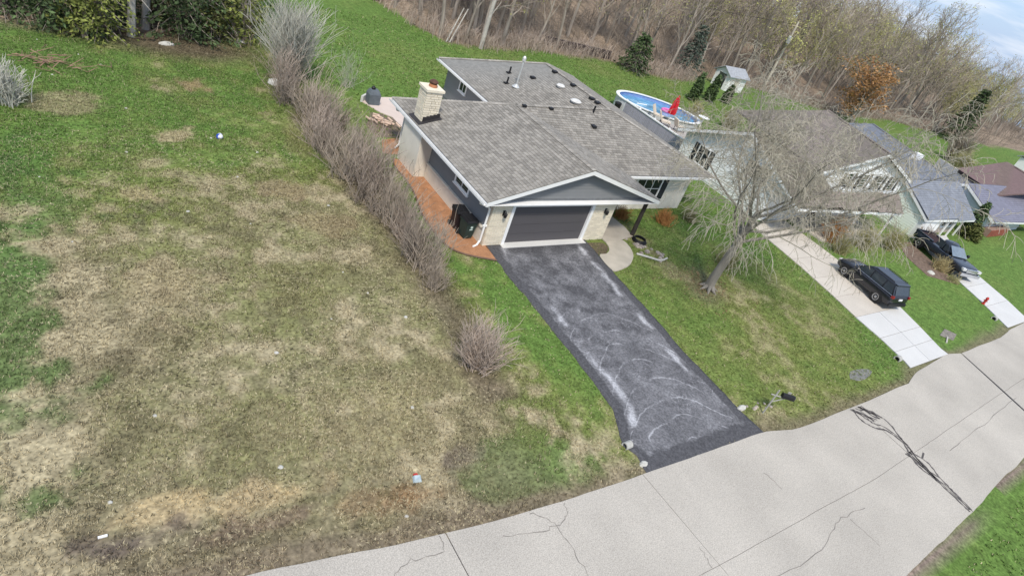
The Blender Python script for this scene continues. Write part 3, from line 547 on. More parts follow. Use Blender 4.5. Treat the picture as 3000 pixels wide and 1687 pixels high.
MB().tube([(-2.04, 9.6, 2.45), (-2.0, 9.6, 2.3), (-1.4, 9.75, 2.1), (-1.36, 9.75, 1.9), (-1.36, 9.75, .25), (-1.65, 9.6, .06)], .05, 6).build('downspout', m_white, H)
MB().tube([(4.7, 10.7, 2.45), (4.75, 10.7, 2.3), (5.3, 10.4, 2.1), (5.32, 10.35, .3)], .045, 6).build('downspout', m_white, H)
MB().box(-1.42, -1.19, .06, .14, 1.02, 1.1).build('hose_bracket', m_white, H)
window(H, (-1.19, 2.9, 1.72), (0, -1), (-1, 0), 1.25, .5, fr=.1, bars=(1, 0)); window(H, (5.40, 15.5, 1.8), (0, -1), (-1, 0), .8, .55, fr=.09); window(H, (5.40, 11.5, 1.1), (0, -1), (-1, 0), .75, 1.8, fr=.09, sill=False)
window(H, (11.85, 2.89, 1.45), (1, 0), (0, -1), 2.1, 1.25, fr=.1, bars=(2, 1)); MB().box(13.08, 13.5, 2.84, 2.9, .75, 2.12).build('shutter', m_shutter, H)
for x in (-.58, 5.82):
    l = MB(); l.box(x - .05, x + .05, -.06, -.025, 1.68, 1.95); l.tube([(x, -.05, 1.93), (x, -.15, 1.98), (x, -.2, 1.93)], .015, 5); l.lathe([(.03, .24), (.1, .17), (.09, .15), (.075, 0), (.02, -.04)], 8, (x, -.2, 1.68)); l.build('lantern', m_black, H)
# chimney: breast against the wall, stack of pale stone courses through the roof
MB().box(-1.93, -1.17, 6.45, 8.6, -.05, 2.44).build('chimney_breast', m_stone, H)
CX0, CX1, CY0, CY1, CZ = -1.70, -.80, 7.32, 8.2, 4.32
ch = MB().box(CX0 + .03, CX1 - .03, CY0 + .03, CY1 - .03, 2.45, CZ).build('chimney', mat('dark_mortar', (.20, .165, .12), .95, var=.2, scale=8), H)
nz = 14; bh = (CZ - 2.6) / nz
for k in range(nz):
    z0 = 2.6 + k * bh
    for side in range(4):
        lo, hi = (CX0, CX1) if side % 2 == 0 else (CY0, CY1); x = lo; first = True
        while x < hi - .02:
            w_ = random.uniform(.18, .52); b = hi if hi - x - w_ < .12 else x + w_; d = random.uniform(-.014, .014); g = .013
            if side == 0: pbox('brick', m_cream, ch, x + g, b - g, CY0 + d, CY0 + .08, z0 + g * .7, z0 + bh - g)
            elif side == 2: pbox('brick', m_cream, ch, x + g, b - g, CY1 - .08, CY1 + d, z0 + g * .7, z0 + bh - g)
            elif side == 3: pbox('brick', m_cream, ch, CX0 + d, CX0 + .08, x + .085 if x == lo else x + g, b - .085 if b == hi else b - g, z0 + g * .7, z0 + bh - g)
            else: pbox('brick', m_cream, ch, CX1 - .08, CX1 + d, x + .085 if x == lo else x + g, b - .085 if b == hi else b - g, z0 + g * .7, z0 + bh - g)
            x = b
MB().box(CX0 - .06, CX1 + .06, CY0 - .06, CY1 + .06, CZ, CZ + .12).build('chimney_cap', m_cream, ch)
MB().lathe([(.21, 0), (.23, .02), (.2, .13), (.2, .15)], 14, (-1.2, 7.8, CZ + .12)).build('flue_pot', mat('clay_flue', (.38, .16, .08), .8, var=.15), ch)
fc = MB(); fc.lathe([(.15, .0), (.15, .08)], 10, (-1.2, 7.8, CZ + .26)); fc.lathe([(.24, .0), (.24, .05), (.12, .14), (.02, .16)], 12, (-1.2, 7.8, CZ + .34)); fc.build('flue_cap', mat('rusty_cap', (.10, .05, .035), .8, var=.3), ch)
zl = lambda x: 2.6 + .303 * (x + 1.95)
fl = MB(); fl.prism([(CX0 - .22, CY0 - .24, zl(CX0 - .22) + .03), (CX1 + .16, CY0 - .24, zl(CX1 + .16) + .03), (CX1 + .16, CY1 + .16, zl(CX1 + .16) + .03), (CX0 - .22, CY1 + .16, zl(CX0 - .22) + .03)], (0, 0, .02))
for k in range(5): x = CX0 + .06 + k * .19; fl.box(x, x + .19, CY0 - .03, CY0 - .005, zl(x), zl(x) + .30)
fl.build('flashing', mat('lead_flashing', (.035, .032, .033), .6, var=.2), ch)
# roof furniture
ze = lambda x: 2.6 + .3 * (x - 4.8)
v = MB(); v.tube([(7.25, 12.4, ze(7.25)), (7.25, 12.4, ze(7.25) + 1.75)], .055, 8); v.lathe([(.12, 0), (.12, .2), (.05, .3)], 10, (7.25, 12.4, ze(7.25) + 1.7)); v.lathe([(.28, .02), (.24, .05), (.07, .2)], 10, (7.25, 12.4, ze(7.25))); v.build('flue_pipe', mat('galvanised', (.55, .56, .55), .4, metal=.3), roof)
for x, y, s in ((7.9, 14.4, .09), (7.0, 13.1, .09)):
    q = MB(); q.tube([(x, y, ze(x)), (x, y, ze(x) + .42)], .06, 7); q.box(x - .2, x + .1, y - .14, y + .14, ze(x) + .0, ze(x) + .05); q.build('vent_pipe', m_black, roof)
q = MB(); q.box(8.7, 9.02, 12.9, 13.2, ze(8.86), ze(8.86) + .12); q.build('roof_vent', m_black, roof)
for x, y, r in ((9.75, 11.15, .24), (9.45, 8.95, .3)):
    MB().lathe([(r, .02), (r * 1.05, .1), (r * 1.25, .12), (r * .9, .2), (r * .2, .24)], 14, (x, y, ze(x))).build('roof_dome_vent', mat('pale_vent', (.60, .59, .56), .6), roof)
for y in (13.2, 11.0, 8.9, 8.3): MB().box(10.45, 10.78, y - .16, y + .16, ze(10.6), ze(10.6) + .13).build('ridge_vent', m_black, roof)
for x in (4.0, 5.9): MB().box(x - .13, x + .13, 6.72, 6.92, 4.16, 4.36).build('ridge_vent', m_black, roof)
MB().tube([(9.2, 6.9, 4.2), (9.2, 6.9, 4.7)], .06, 7).build('vent_pipe', m_black, roof)
q = MB(); zc = lambda y: 2.6 + .365 * (y - 2.35); q.box(8.38, 8.66, 5.6, 5.9, zc(5.75) - .02, zc(5.75) + .13); q.build('roof_vent', m_black, roof)
MB().lathe([(.05, .0), (.11, -.04), (.11, -.12), (.03, -.16)], 10, (-1.3, .9, 2.3)).build('eave_lamp', m_white, H)

# ------------------------------------------------------------------ white neighbour with the brown roof
def simple_shingles(planes, parent, m, expo=.2, wr=(.3, .6), caplist=()):
    s = MB()
    for p in planes: shingle_plane(p, parent, m, s, expo=expo, wr=wr)
    s.build('shingle', m, parent, kind='stuff')
    if caplist:
        c = MB()
        for a, b in caplist: caps(c, a, b)
        c.build('ridge_cap', m, parent, kind='stuff')
B = thing('white_house', 'white house with brown roof, four black-shuttered gable windows and a long front porch', 'house', (22, 1, 0))
gw = MB(); gw.prism([(22.2, 1.1, 0), (22.2, 9.8, 0), (22.2, 9.8, 2.5), (22.2, 4.3, 4.85), (22.2, -.2, 2.75), (22.2, 1.1, 2.7)], (.15, 0, 0)); gw.box(22.35, 36.3, 1.1, 1.25, 0, 2.5); gw.box(36.15, 36.3, 1.25, 9.8, 0, 2.5); gw.box(22.35, 36.15, 9.65, 9.8, 0, 2.5)
gw = gw.build('wall', m_wsiding, B)
lap(gw, (22.2, 9.8), (22.2, 1.1), .15, 2.5, .22, m_wsiding, out=(-1, 0)); lap(gw, (22.2, 9.8), (22.2, -.2), 2.5, 4.75, .22, m_wsiding, out=(-1, 0), clip=lambda z: (max(0, (z - 2.45) / .4273), min(10, 10 - (z - 2.7) / .478)))
ug = MB(); ug.prism([(26.6, -.4, 3.12), (36.45, -.4, 2.72), (36.3, -.4, 4.3), (30.3, -.4, 6.22), (22.9, -.4, 4.8)], (0, .15, 0)); ug = ug.build('gable', m_wsiding, B)
def bclip(z):
    lo = 22.9 + (z - 4.75) * 5.1 if z > 4.75 else 26.6 - (z - 3.12) * (3.7 / 1.66); hi = 36.4 if z < 4.2 else 30.3 + (6.22 - z) * 3.1; return max(lo, 22.9) - 22.9 + .1, hi - 22.9 - .1
lap(ug, (22.9, -.4), (36.4, -.4), 3.3, 6.1, .22, m_wsiding, out=(0, -1), clip=bclip)
for x in (27.2, 29.5, 31.9, 34.2): window(B, (x + .3, -.42, 4.1 - (x - 27.2) * .03), (1, 0), (0, -1), .85, 1.05, fr=.06, bars=(0, 1), sill=False, shutters=.38)
BP = dict(l=[(21.6, -1.35, 2.5), (26.6, -.46, 3.2), (22.75, -.46, 4.95), (21.6, 4.3, 5.05)], p=[(21.6, -1.35, 2.5), (35.0, -2.25, 2.38), (36.6, -.42, 2.78), (26.6, -.42, 3.2)], bk=[(21.6, 4.3, 5.05), (34, 5, 5.05), (34, 10.3, 2.5), (21.6, 10.3, 2.5)],
          ul=[(22.6, -.8, 4.84), (30.3, -.8, 6.42), (34.1, 7.0, 6.42), (25.5, 9.0, 4.84)], ur=[(30.3, -.8, 6.42), (36.6, -.8, 4.36), (40.4, 7.0, 4.4), (34.1, 7.0, 6.42)])
dk = MB()
for p in BP.values(): deckpoly(dk, p, .14)
rf = dk.build('roof', mat('brown_deck', (.17, .145, .125), .95), B); simple_shingles([BP[k] for k in ('p', 'ul', 'ur', 'bk')], rf, m_shingB, caplist=[((30.3, -.8, 6.42), (34.1, 7.0, 6.42))])
fa = MB(); fascia(fa, (22.6, -.8, 4.82), (30.3, -.8, 6.40), (0, -.04, 0), .22); fascia(fa, (30.3, -.8, 6.40), (36.6, -.8, 4.34), (0, -.04, 0), .22); fascia(fa, (21.6, -1.35, 2.48), (35.0, -2.25, 2.36), (0, -.04, 0), .2); fascia(fa, (21.58, 10.3, 2.46), (21.58, 4.3, 5.0), (-.04, 0, 0), .22); fascia(fa, (21.58, 4.3, 5.0), (21.58, -1.35, 2.46), (-.04, 0, 0), .22); fa.build('fascia', m_white, B)
for x in (29.2, 34.8): MB().box(x - .06, x + .06, -1.85, -1.73, 0, 2.35).build('porch_post', m_white, B)
gdB = MB().box(22.5, 26.0, 1.04, 1.1, .03, 2.2).build('garage_door', m_white, B)
for k in range(4): pbox('panel', m_white, gdB, 22.55, 25.95, 1.0, 1.04, .05 + k * .54, .05 + (k + 1) * .54 - .02)
MB().box(28.5, 29.5, 1.03, 1.1, .05, 2.1).build('front_door', mat('dark_front_door', (.07, .05, .045), .6), B)
window(B, (32.3, 1.09, 1.4), (1, 0), (0, -1), 1.8, 1.1, bars=(1, 1)); window(B, (22.17, 7.6, 1.55), (0, -1), (-1, 0), 1.0, 1.25, bars=(1, 0), shutters=.4); window(B, (22.17, 3.0, 2.75), (0, -1), (-1, 0), .9, 1.0, bars=(0, 1), shutters=.35)
MB().box(26.2, 35.0, -1.9, 1.1, -.05, .12).build('porch_floor', m_c1, B)

# ------------------------------------------------------------------ pale house with the blue-grey roof
C_ = thing('pale_house', 'pale green-white house with blue-grey roof beside the black pickup truck', 'house', (39.5, -2, 0))
m_mint = mat('mint_siding', (.82, .87, .79), .6, var=.03, objvar=.02)
cw = MB(); cw.prism([(39.5, -2.05, -.05), (39.5, 3.4, -.05), (39.5, 3.4, 2.3), (39.5, .7, 3.72), (39.5, -2.3, 1.84), (39.5, -2.05, 1.84)], (.12, 0, 0)); cw = cw.build('wall', m_mint, C_)
lap(cw, (39.5, 3.4), (39.5, -2.05), .1, 1.85, .2, m_mint, out=(-1, 0)); lap(cw, (39.5, 3.4), (39.5, -2.3), 1.9, 3.6, .2, m_mint, out=(-1, 0), clip=lambda z: (max(0, (z - 2.25) * 1.9), 5.7 - max(0, (z - 1.8) * 1.6)))
MB().box(39.62, 48.4, -2.0, -1.88, -.05, 1.85).build('front_wall', mat('blush_wall', (.55, .46, .42), .8, var=.08), C_)
MB().box(39.5, 43.3, -2.42, -2.05, -.05, 1.86).build('garage_wall', m_white, C_)
gC = MB().box(39.8, 42.9, -2.46, -2.42, .0, 1.7).build('garage_door', m_white, C_)
for k in range(4): pbox('panel', m_white, gC, 39.85, 42.85, -2.5, -2.46, .02 + k * .42, .02 + (k + 1) * .42 - .02)
for x in (44.4, 46.0, 47.6): MB().box(x - .06, x + .06, -2.62, -2.5, 0, 1.78).build('porch_post', m_white, C_)
for x in (43.8, 45.3, 46.8): window(C_, (x, -2.02, 1.15), (1, 0), (0, -1), .75, .8, bars=(0, 1), fr=.08)
CP = dict(f=[(39.3, -2.6, 1.92), (48.7, -2.95, 1.85), (50.0, .6, 3.72), (39.3, .75, 3.85)], bk=[(39.3, .75, 3.85), (48, .7, 3.85), (48, 3.6, 2.3), (39.3, 3.6, 2.3)], l=[(41.2, 2.4, 2.35), (49.5, .9, 3.7), (57.0, 13.6, 3.7), (48.5, 16, 2.2)], r=[(49.5, .9, 3.7), (53.5, .3, 2.4), (60.5, 12.5, 2.4), (57.0, 13.6, 3.7)])
dk = MB()
for p in CP.values(): deckpoly(dk, p, .14)
rf = dk.build('roof', mat('blue_deck', (.15, .17, .21), .95), C_); simple_shingles([CP['f'], CP['l'], CP['r'], CP['bk']], rf, m_shingC, .22, (.35, .7), [((39.3, .75, 3.86), (50, .62, 3.74)), ((49.5, .9, 3.72), (57, 13.6, 3.72))])
fa = MB(); fascia(fa, (39.3, -2.6, 1.9), (48.7, -2.95, 1.83), (0, -.04, 0), .2); fascia(fa, (39.28, .75, 3.8), (39.28, -2.6, 1.88), (-.04, 0, 0), .22); fa.build('fascia', m_white, C_)
MB().box(48.3, 48.4, -1.88, 3.2, -.05, 1.85).build('side_wall', m_white, C_); MB().prism([(41.5, 2.6, 0), (48.9, 15.6, 0), (48.9, 15.6, 2.2), (41.5, 2.6, 2.2)], (.15, -.08, 0)).build('rear_wall', m_white, C_)
for x, y, z in ((47.0, 7.5, 3.0), (45.5, 4.0, 3.0), (49.6, 9.6, 3.05)): MB().box(x - .15, x + .15, y - .15, y + .15, z - .2, z + .22).build('roof_vent', m_black if x < 46 else m_white, rf)
MB().box(50.8, 51.6, 5.0, 5.7, 3.1, 4.1).build('chimney', m_white, C_)

# ------------------------------------------------------------------ slate-roofed house, red-brown roofed house, farthest white house
D_ = thing('slate_roof_house', 'white house with slate-grey roof and a red brick planter under its front windows', 'house', (54, -2.6, 0))
dw = MB(); dw.prism([(53.6, -2.6, -.3), (53.6, 4.0, -.3), (53.6, 4.0, 1.6), (53.6, .75, 3.2), (53.6, -2.6, 1.55)], (.12, 0, 0)); dw.box(53.72, 64, -2.6, -2.48, -.3, 1.55); dw.build('wall', mat('pale_blue_siding', (.62, .67, .70), .6, var=.04), D_)
DP = dict(f=[(53.3, -3.1, 1.62), (66, -3.9, 1.5), (67.5, .1, 3.35), (53.3, .75, 3.42)], bk=[(53.3, .75, 3.42), (67.5, .1, 3.35), (68, 4.2, 1.6), (53.3, 4.4, 1.6)])
dk = MB(); [deckpoly(dk, p, .14) for p in DP.values()]; rf = dk.build('roof', mat('slate_deck', (.17, .17, .22), .95), D_); simple_shingles(list(DP.values()), rf, m_shingD, .24, (.4, .8))
fa = MB(); fascia(fa, (53.28, .75, 3.4), (53.28, -3.1, 1.6), (-.05, 0, 0), .26); fascia(fa, (53.28, 4.4, 1.58), (53.28, .75, 3.4), (-.05, 0, 0), .26); fascia(fa, (53.3, -3.1, 1.6), (66, -3.9, 1.48), (0, -.04, 0), .18); fa.build('fascia', m_white, D_)
for x in (54.6, 55.9, 57.2, 58.5): window(D_, (x, -2.62, 1.1), (1, 0), (0, -1), .85, .55, bars=(1, 0), fr=.1, sill=False)
m_redb = mat('red_brick', (.28, .085, .055), .9, var=.12, objvar=.15)
pl = MB().box(53.8, 58.6, -3.3, -2.65, -.35, .75).build('brick_planter', mat('brick_mortar', (.3, .2, .16), .9), D_)
for k in range(8):
    x = 53.8 - (.25 if k % 2 else 0)
    while x < 58.58: a, b = max(53.8, x), min(58.6, x + .5); x += .5; pbox('brick', m_redb, pl, a + .01, b - .01, -3.33, -3.2, -.32 + k * .133, -.32 + (k + 1) * .133 - .02) if b - a > .05 else None
E_ = thing('red_roof_house', 'low house with reddish-brown roof behind the slate-roofed house', 'house', (61, 4, 0))
MB().prism([(59.6, .5, 0), (62.6, 7.5, 0), (62.6, 7.5, 2.9), (59.6, .5, 2.9)], (.2, -.08, 0)).build('wall', mat('blush_siding', (.68, .62, .62), .7, var=.05), E_)
EP = [[(58.4, -.6, 2.95), (66.5, -2.2, 4.3), (73.0, 4.6, 4.3), (61.6, 5.0, 2.95)], [(66.5, -2.2, 4.3), (77, -3.5, 2.95), (82, 4, 2.95), (73.0, 4.6, 4.3)]]
dk = MB(); [deckpoly(dk, p, .16) for p in EP]; rf = dk.build('roof', mat('red_deck', (.18, .12, .115), .95), E_); simple_shingles(EP, rf, m_shingE, .26, (.4, .8))
fa = MB(); fascia(fa, (58.37, -.6, 2.93), (61.57, 5.0, 2.93), (-.05, .03, 0), .3); fa.build('fascia', mat('dark_fascia', (.05, .035, .035), .7), E_); MB().box(68.6, 69.4, -.6, .2, 3.6, 5.0).build('chimney', m_redb, E_)
MB().prism([(60, .4, 0), (80, -2.2, 0), (81, 3.5, 0), (62.6, 5, 0)], (0, 0, 2.8)).build('side_wall', m_white, E_)
F_ = thing('far_cottage', 'small white building with grey roof at the right edge under bare trees', 'house', (102, 8, 0))
z0 = float(height(np.array(103.), np.array(8.))); MB().box(100.5, 107, 6, 11, z0 - .5, z0 + 2.6).build('wall', m_white, F_)
dk = MB(); deckpoly(dk, [(100.1, 5.6, z0 + 2.6), (107.4, 5.6, z0 + 2.6), (107.4, 8.5, z0 + 4), (100.1, 8.5, z0 + 4)]); deckpoly(dk, [(100.1, 8.5, z0 + 4), (107.4, 8.5, z0 + 4), (107.4, 11.4, z0 + 2.6), (100.1, 11.4, z0 + 2.6)]); dk.build('roof', mat('grey_deck', (.25, .26, .29), .9), F_)
window(F_, (103, 5.98, z0 + 1.5), (1, 0), (0, -1), 1, 1)
# garden shed
S_ = thing('garden_shed', 'small white shed with grey roof and open dark doorway at the edge of the woods', 'shed', (53.4, 31.2, float(height(np.array(53.4), np.array(31.2)))))
sz = S_.location.z; sw = MB(); sw.prism([(51.7, 29.9, 0), (51.7, 30.45, 0), (51.7, 30.45, 1.85), (51.7, 31.75, 1.85), (51.7, 31.75, 0), (51.7, 32.3, 0), (51.7, 32.3, 1.9), (51.7, 31.1, 2.6), (51.7, 29.9, 1.9)], (.1, 0, 0)); sw.box(51.8, 55.2, 29.9, 30.0, 0, 1.9); sw.box(51.8, 55.2, 32.2, 32.3, 0, 1.9); sw.box(55.1, 55.2, 30.0, 32.2, 0, 1.9)
for i, p in enumerate(sw.v): sw.v[i] = (p[0], p[1], p[2] + sz)
sw.build('wall', m_white, S_); dk = MB(); deckpoly(dk, [(51.4, 29.6, sz + 1.86), (55.5, 29.6, sz + 1.86), (55.5, 31.1, sz + 2.74), (51.4, 31.1, sz + 2.74)], .08); deckpoly(dk, [(51.4, 31.1, sz + 2.74), (55.5, 31.1, sz + 2.74), (55.5, 32.6, sz + 1.86), (51.4, 32.6, sz + 1.86)], .08); dk.build('roof', mat('shed_roof', (.33, .345, .37), .7), S_)
MB().box(53.0, 53.8, 29.87, 29.9, sz + .05, sz + 1.7).build('side_door', mat('cream_panel', (.6, .56, .48), .7), S_)

# ------------------------------------------------------------------ vegetation kit
m_bark = mat('grey_bark', (.30, .26, .22), .95, var=.25, scale=3, bump=.6, bscale=18, objvar=.2, stretch=(1, 1, .25))
m_pale_bark = mat('pale_bark', (.46, .43, .385), .9, var=.2, scale=4, bump=.4, bscale=14, objvar=.1)
def twigmat(name, c, objvar=.25): return mat(name, c, .95, var=.2, scale=.6, objvar=objvar, spec=.1)
m_twig = twigmat('brown_twigs', (.34, .285, .23)); m_twig_g = twigmat('olive_twigs', (.36, .33, .17)); m_twig_r = twigmat('rust_twigs', (.42, .21, .08)); m_twig_p = twigmat('purple_grey_twigs', (.385, .315, .262), .2); m_twig_s = twigmat('silver_twigs', (.46, .45, .39), .05); m_twig_m = twigmat('maple_twigs', (.35, .32, .255), 0)
m_need = mat('dark_needles', (.072, .11, .042), .8, var=.4, scale=1.2, objvar=.25, facevar=.7); m_need_y = mat('yellow_green_needles', (.18, .205, .05), .8, var=.35, scale=1.2, objvar=.15, facevar=.7); m_need_b = mat('blue_needles', (.085, .11, .085), .8, var=.3, scale=1.2, facevar=.6)
m_leaf = mat('olive_leaves', (.12, .13, .04), .8, var=.35, scale=2, facevar=.8); m_rust = mat('rust_leaves', (.36, .20, .085), .85, var=.35, scale=1, facevar=.8); m_haze_g = mat('spring_buds', (.36, .36, .12), .85, var=.3, scale=.4, objvar=.3, facevar=.7)

def grow(rnd, p, d, L_, r, lvl, maxl, out, cfg):
    """recursive limbs; out collects (level, points, radii)"""
    n = cfg['seg'][min(lvl, len(cfg['seg']) - 1)]; P = [p.copy()]; rad = [r]; d = d.normalized(); q = p.copy(); kids = []
    for i in range(n):
        t = (i + 1) / n
        j = cfg['wig'] * (1.6 if lvl else .5)
        d = (d + Vector((rnd.gauss(0, j), rnd.gauss(0, j), rnd.gauss(0, j) * .6)) + Vector((0, 0, cfg['up'][min(lvl, len(cfg['up']) - 1)] / n))).normalized()
        q = q + d * (L_ / n); P.append(q.copy()); rad.append(max(r * (1 - t * (.45 if lvl == 0 else .8)), cfg['rmin'])); kids.append((t, q.copy(), d.copy(), rad[-1]))
    out.append((lvl, P, rad))
    if lvl >= maxl: return
    nb = cfg['nb'][lvl]
    for k in range(nb):
        t = cfg['t0'][min(lvl, len(cfg['t0']) - 1)]; t = t + (1 - t) * (k + rnd.random()) / nb; i = min(int(t * n), n - 1); f = t * n - i; a, b = P[i], P[i + 1]; o = a.lerp(b, min(max(f, 0), 1)); dd = (b - a).normalized()
        side = dd.orthogonal().normalized(); side.rotate(Matrix.Rotation(k * 2.4 + rnd.uniform(-.7, .7), 3, dd)); an = cfg['ang'][min(lvl, len(cfg['ang']) - 1)] * rnd.uniform(.7, 1.25)
        nd = dd * math.cos(an) + side * math.sin(an); ll = L_ * cfg['len'][min(lvl, len(cfg['len']) - 1)] * rnd.uniform(.65, 1.15) * (1.15 - .45 * t if lvl else 1.0)
        grow(rnd, o, nd, ll, max(rad[i] * cfg['rk'], cfg['rmin']), lvl + 1, maxl, out, cfg)
def treemesh(seed, cfg, split, sides=(8, 6, 4, 3, 3), mb_t=None, mb_c=None, d0=Vector((0, 0, 1))):
    rnd = random.Random(seed); out = []; grow(rnd, Vector((0, 0, -.15)), d0, cfg['h'], cfg['r'], 0, cfg['lv'], out, cfg); T = MB(); Cc = MB()
    for lvl, P, rad in out: (T if lvl <= split else Cc).tube(P, rad, sides[min(lvl, len(sides) - 1)], cap=False, tone=0.)
    return T, Cc, out
def leafcloud(mb, rnd, pts, size, n, spread, flat=.5, droop=0.):
    for p in pts:
        for k in range(n):
            c = Vector(p) + Vector((rnd.gauss(0, spread), rnd.gauss(0, spread), rnd.gauss(0, spread * flat) - droop * abs(rnd.gauss(0, .5)))); u = Vector((rnd.gauss(0, 1), rnd.gauss(0, 1), rnd.gauss(0, .6))).normalized(); v = u.orthogonal().normalized(); v.rotate(Matrix.Rotation(rnd.uniform(0, 6.3), 3, u)); s = size * rnd.uniform(.6, 1.4)
            mb.add([c - u * s, c + v * s * .45, c + u * s, c - v * s * .45], [(0, 1, 2, 3)], rnd.uniform(-.5, .5))
def place(proto_parts, name, label, cat, loc, group=None, rz=0., sc=1., sz=None, tilt=(0, 0)):
    t = thing(name, label, cat, loc, group); t.rotation_euler = (tilt[0], tilt[1], rz); t.scale = (sc, sc, sz or sc)
    for nm, me in proto_parts:
        o = bpy.data.objects.new(nm, me); COL.objects.link(o); o.parent = t
        if nm in ('buds', 'leaves'): o['kind'] = 'stuff'
    return t
def hz(x, y): return float(height(np.array(float(x)), np.array(float(y))))

# bare woodland trees, a few skeletons shared by all copies
WOOD = []
for i, (h, r, nb, up, ang, mt) in enumerate([(7.5, .17, (9, 6, 5), (.1, .55, .3), (.75, .8, .8), m_twig), (8.5, .15, (10, 6, 5), (.1, .7, .4), (.6, .7, .8), m_twig), (6.5, .2, (8, 7, 5), (.15, .4, .3), (.9, .8, .8), m_twig_g), (9.5, .14, (10, 5, 5), (.1, .8, .4), (.55, .7, .8), m_twig), (7.0, .16, (9, 6, 5), (.2, .6, .3), (.7, .8, .8), m_twig_g), (8.0, .18, (9, 6, 5), (.1, .5, .3), (.8, .8, .9), m_twig_p)]):
    cfg = dict(h=h, r=r, lv=3, nb=nb, seg=(7, 5, 3, 2), wig=.13, up=up, ang=ang, len=(.55, .5, .5), t0=(.28, .15, .1), rk=.5, rmin=.016)
    T, Cc, out = treemesh(100 + i, cfg, 1, (6, 4, 3, 3)); parts = [('trunk', T.mesh('trunk', m_bark)), ('crown', Cc.mesh('crown', mt))]
    if True:
        b = MB(); rnd = random.Random(i); tips = [P[-1] for l, P, q in out if l == 3]; leafcloud(b, rnd, tips if i in (2, 4) else tips[::3], .08, 4, .25); parts.append(('buds', b.mesh('buds', m_haze_g)))
    WOOD.append(parts)
rw = random.Random(77); cells = []; tries = 0
def shed_clear(x, y): return not (48 < x < 58 and 28 < y < 34.5) and not (45 < x < 48 and 28 < y < 33)
while len(cells) < 292 and tries < 40000:
    tries += 1; u = rw.random()
    if u < .5: x = rw.uniform(8, 120); y = float(edge(np.array(x))) + rw.expovariate(1 / 9.) + 1.2
    else: x = rw.uniform(5, 300); y = float(edge(np.array(x))) + rw.uniform(6, 85)
    z = hz(x, y); gap = 1.7 if u < .5 else 2.6
    if not shed_clear(x, y) or not (inview((x, y, z + 2), 120) or inview((x, y, z + 9), 60)): continue
    if any((x - a) ** 2 + (y - b) ** 2 < gap * gap for a, b in cells): continue
    cells.append((x, y))
KIND = ['slender bare grey-brown tree among many alike in the woods behind the houses', 'bare olive-tinged budding tree among many alike in the woods behind the houses', 'bare purplish-grey tree among many alike in the woods behind the houses']
for x, y in cells:
    i = rw.choice([0, 0, 1, 1, 2, 3, 3, 4, 5]); s = rw.uniform(.85, 1.35) * (1.0 if x < 120 else .80); k = 1 if i in (2, 4) else (2 if i == 5 else 0)
    dd = y - float(edge(np.array(x))); look = ('slender bare grey-brown', 'budding olive-tinged', 'bare purplish-grey')[k]
    zo = ('in the front row left of the timber wall' if x < 27 else 'in the front row between timber wall and shed' if x < 52 else 'in the front row right of the shed' if x < 78 else 'in the front row beyond the far lawn') if dd < 6 else ('on the slope behind the grey-roofed house' if x < 40 else 'on the slope behind the pool and shed' if x < 75 else 'on the slope behind the brown-roofed house' if x < 120 else 'on the far hillside under the sky')
    place(WOOD[i], 'woodland_tree', '%s tree %s' % (look, zo), 'tree', (x, y, hz(x, y)), '%s trees %s' % (look, zo), rw.uniform(0, 6.3), s, s * rw.uniform(.95, 1.25), (rw.gauss(0, .05), rw.gauss(0, .05)))
# brush and farther woodland read as one mass
def brush(name, spots, n, hgt, sp, m, seed, rad=.02):
    rnd = random.Random(seed); mb = MB()
    for (x, y) in spots:
        z = hz(x, y)
        for k in range(n):
            a = rnd.uniform(0, 6.3); h = hgt * rnd.uniform(.4, 1.2); o = Vector((x + rnd.gauss(0, sp), y + rnd.gauss(0, sp), z - .05)); t = Vector((math.cos(a), math.sin(a), 0)) * h * rnd.uniform(.1, .7); P = [o, o + t * .4 + Vector((0, 0, h * .6)), o + t + Vector((0, 0, h * rnd.uniform(.75, 1.)))]
            mb.tube(P, [rad * 1.3, rad, rad * .5], 3, cap=False)
    return mb.build(name, m, kind='stuff')
rb = random.Random(5); spots = [(x, float(edge(np.array(x))) + abs(rb.gauss(0, 1.6)) + .3) for x in [rb.uniform(10, 110) for _ in range(420)] if not 48 < x < 58]
brush('undergrowth', spots, 14, 1.5, .6, m_twig_p, 9)
spots = [(x, float(edge(np.array(x))) + rb.uniform(2, 60)) for x in [rb.uniform(8, 200) for _ in range(900)]]; brush('woodland_brush', [s for s in spots if shed_clear(*s)], 12, 2.6, 1.3, m_twig, 12, .03)
def farwood(n, seed):
    rnd = random.Random(seed); mb = MB()
    for _ in range(n):
        x = rnd.uniform(30, 420); y = float(edge(np.array(x))) + rnd.uniform(18, 120); z = hz(x, y); h = rnd.uniform(6, 11) * (1 if x < 110 else .84); tw = rnd.uniform(-.5, .5)
        mb.tube([(x, y, z - .3), (x + rnd.gauss(0, .3), y, z + h * .5), (x + rnd.gauss(0, .5), y, z + h)], [.13, .08, .03], 3, cap=False, tone=tw)
        for k in range(15):
            t = rnd.uniform(.25, 1); a = rnd.uniform(0, 6.3); l = h * .3 * (1.2 - t * .6); o = Vector((x, y, z + h * t)); e = o + Vector((math.cos(a) * l, math.sin(a) * l, l * rnd.uniform(.3, 1.1))); mb.tube([o, o.lerp(e, .5) + Vector((0, 0, .2)), e], [.06, .045, .02], 3, cap=False, tone=tw)
            for j in range(2): f = o.lerp(e, rnd.uniform(.4, .9)); g = f + Vector((rnd.gauss(0, l * .3), rnd.gauss(0, l * .3), l * .45)); mb.tube([f, g], [.035, .018], 3, cap=False, tone=tw)
    return mb.build('far_woodland', mat('far_twigs', (.30, .255, .20), .95, var=.3, scale=.06, facevar=.6, c2=(.37, .36, .19)), kind='stuff')
farwood(620, 21)

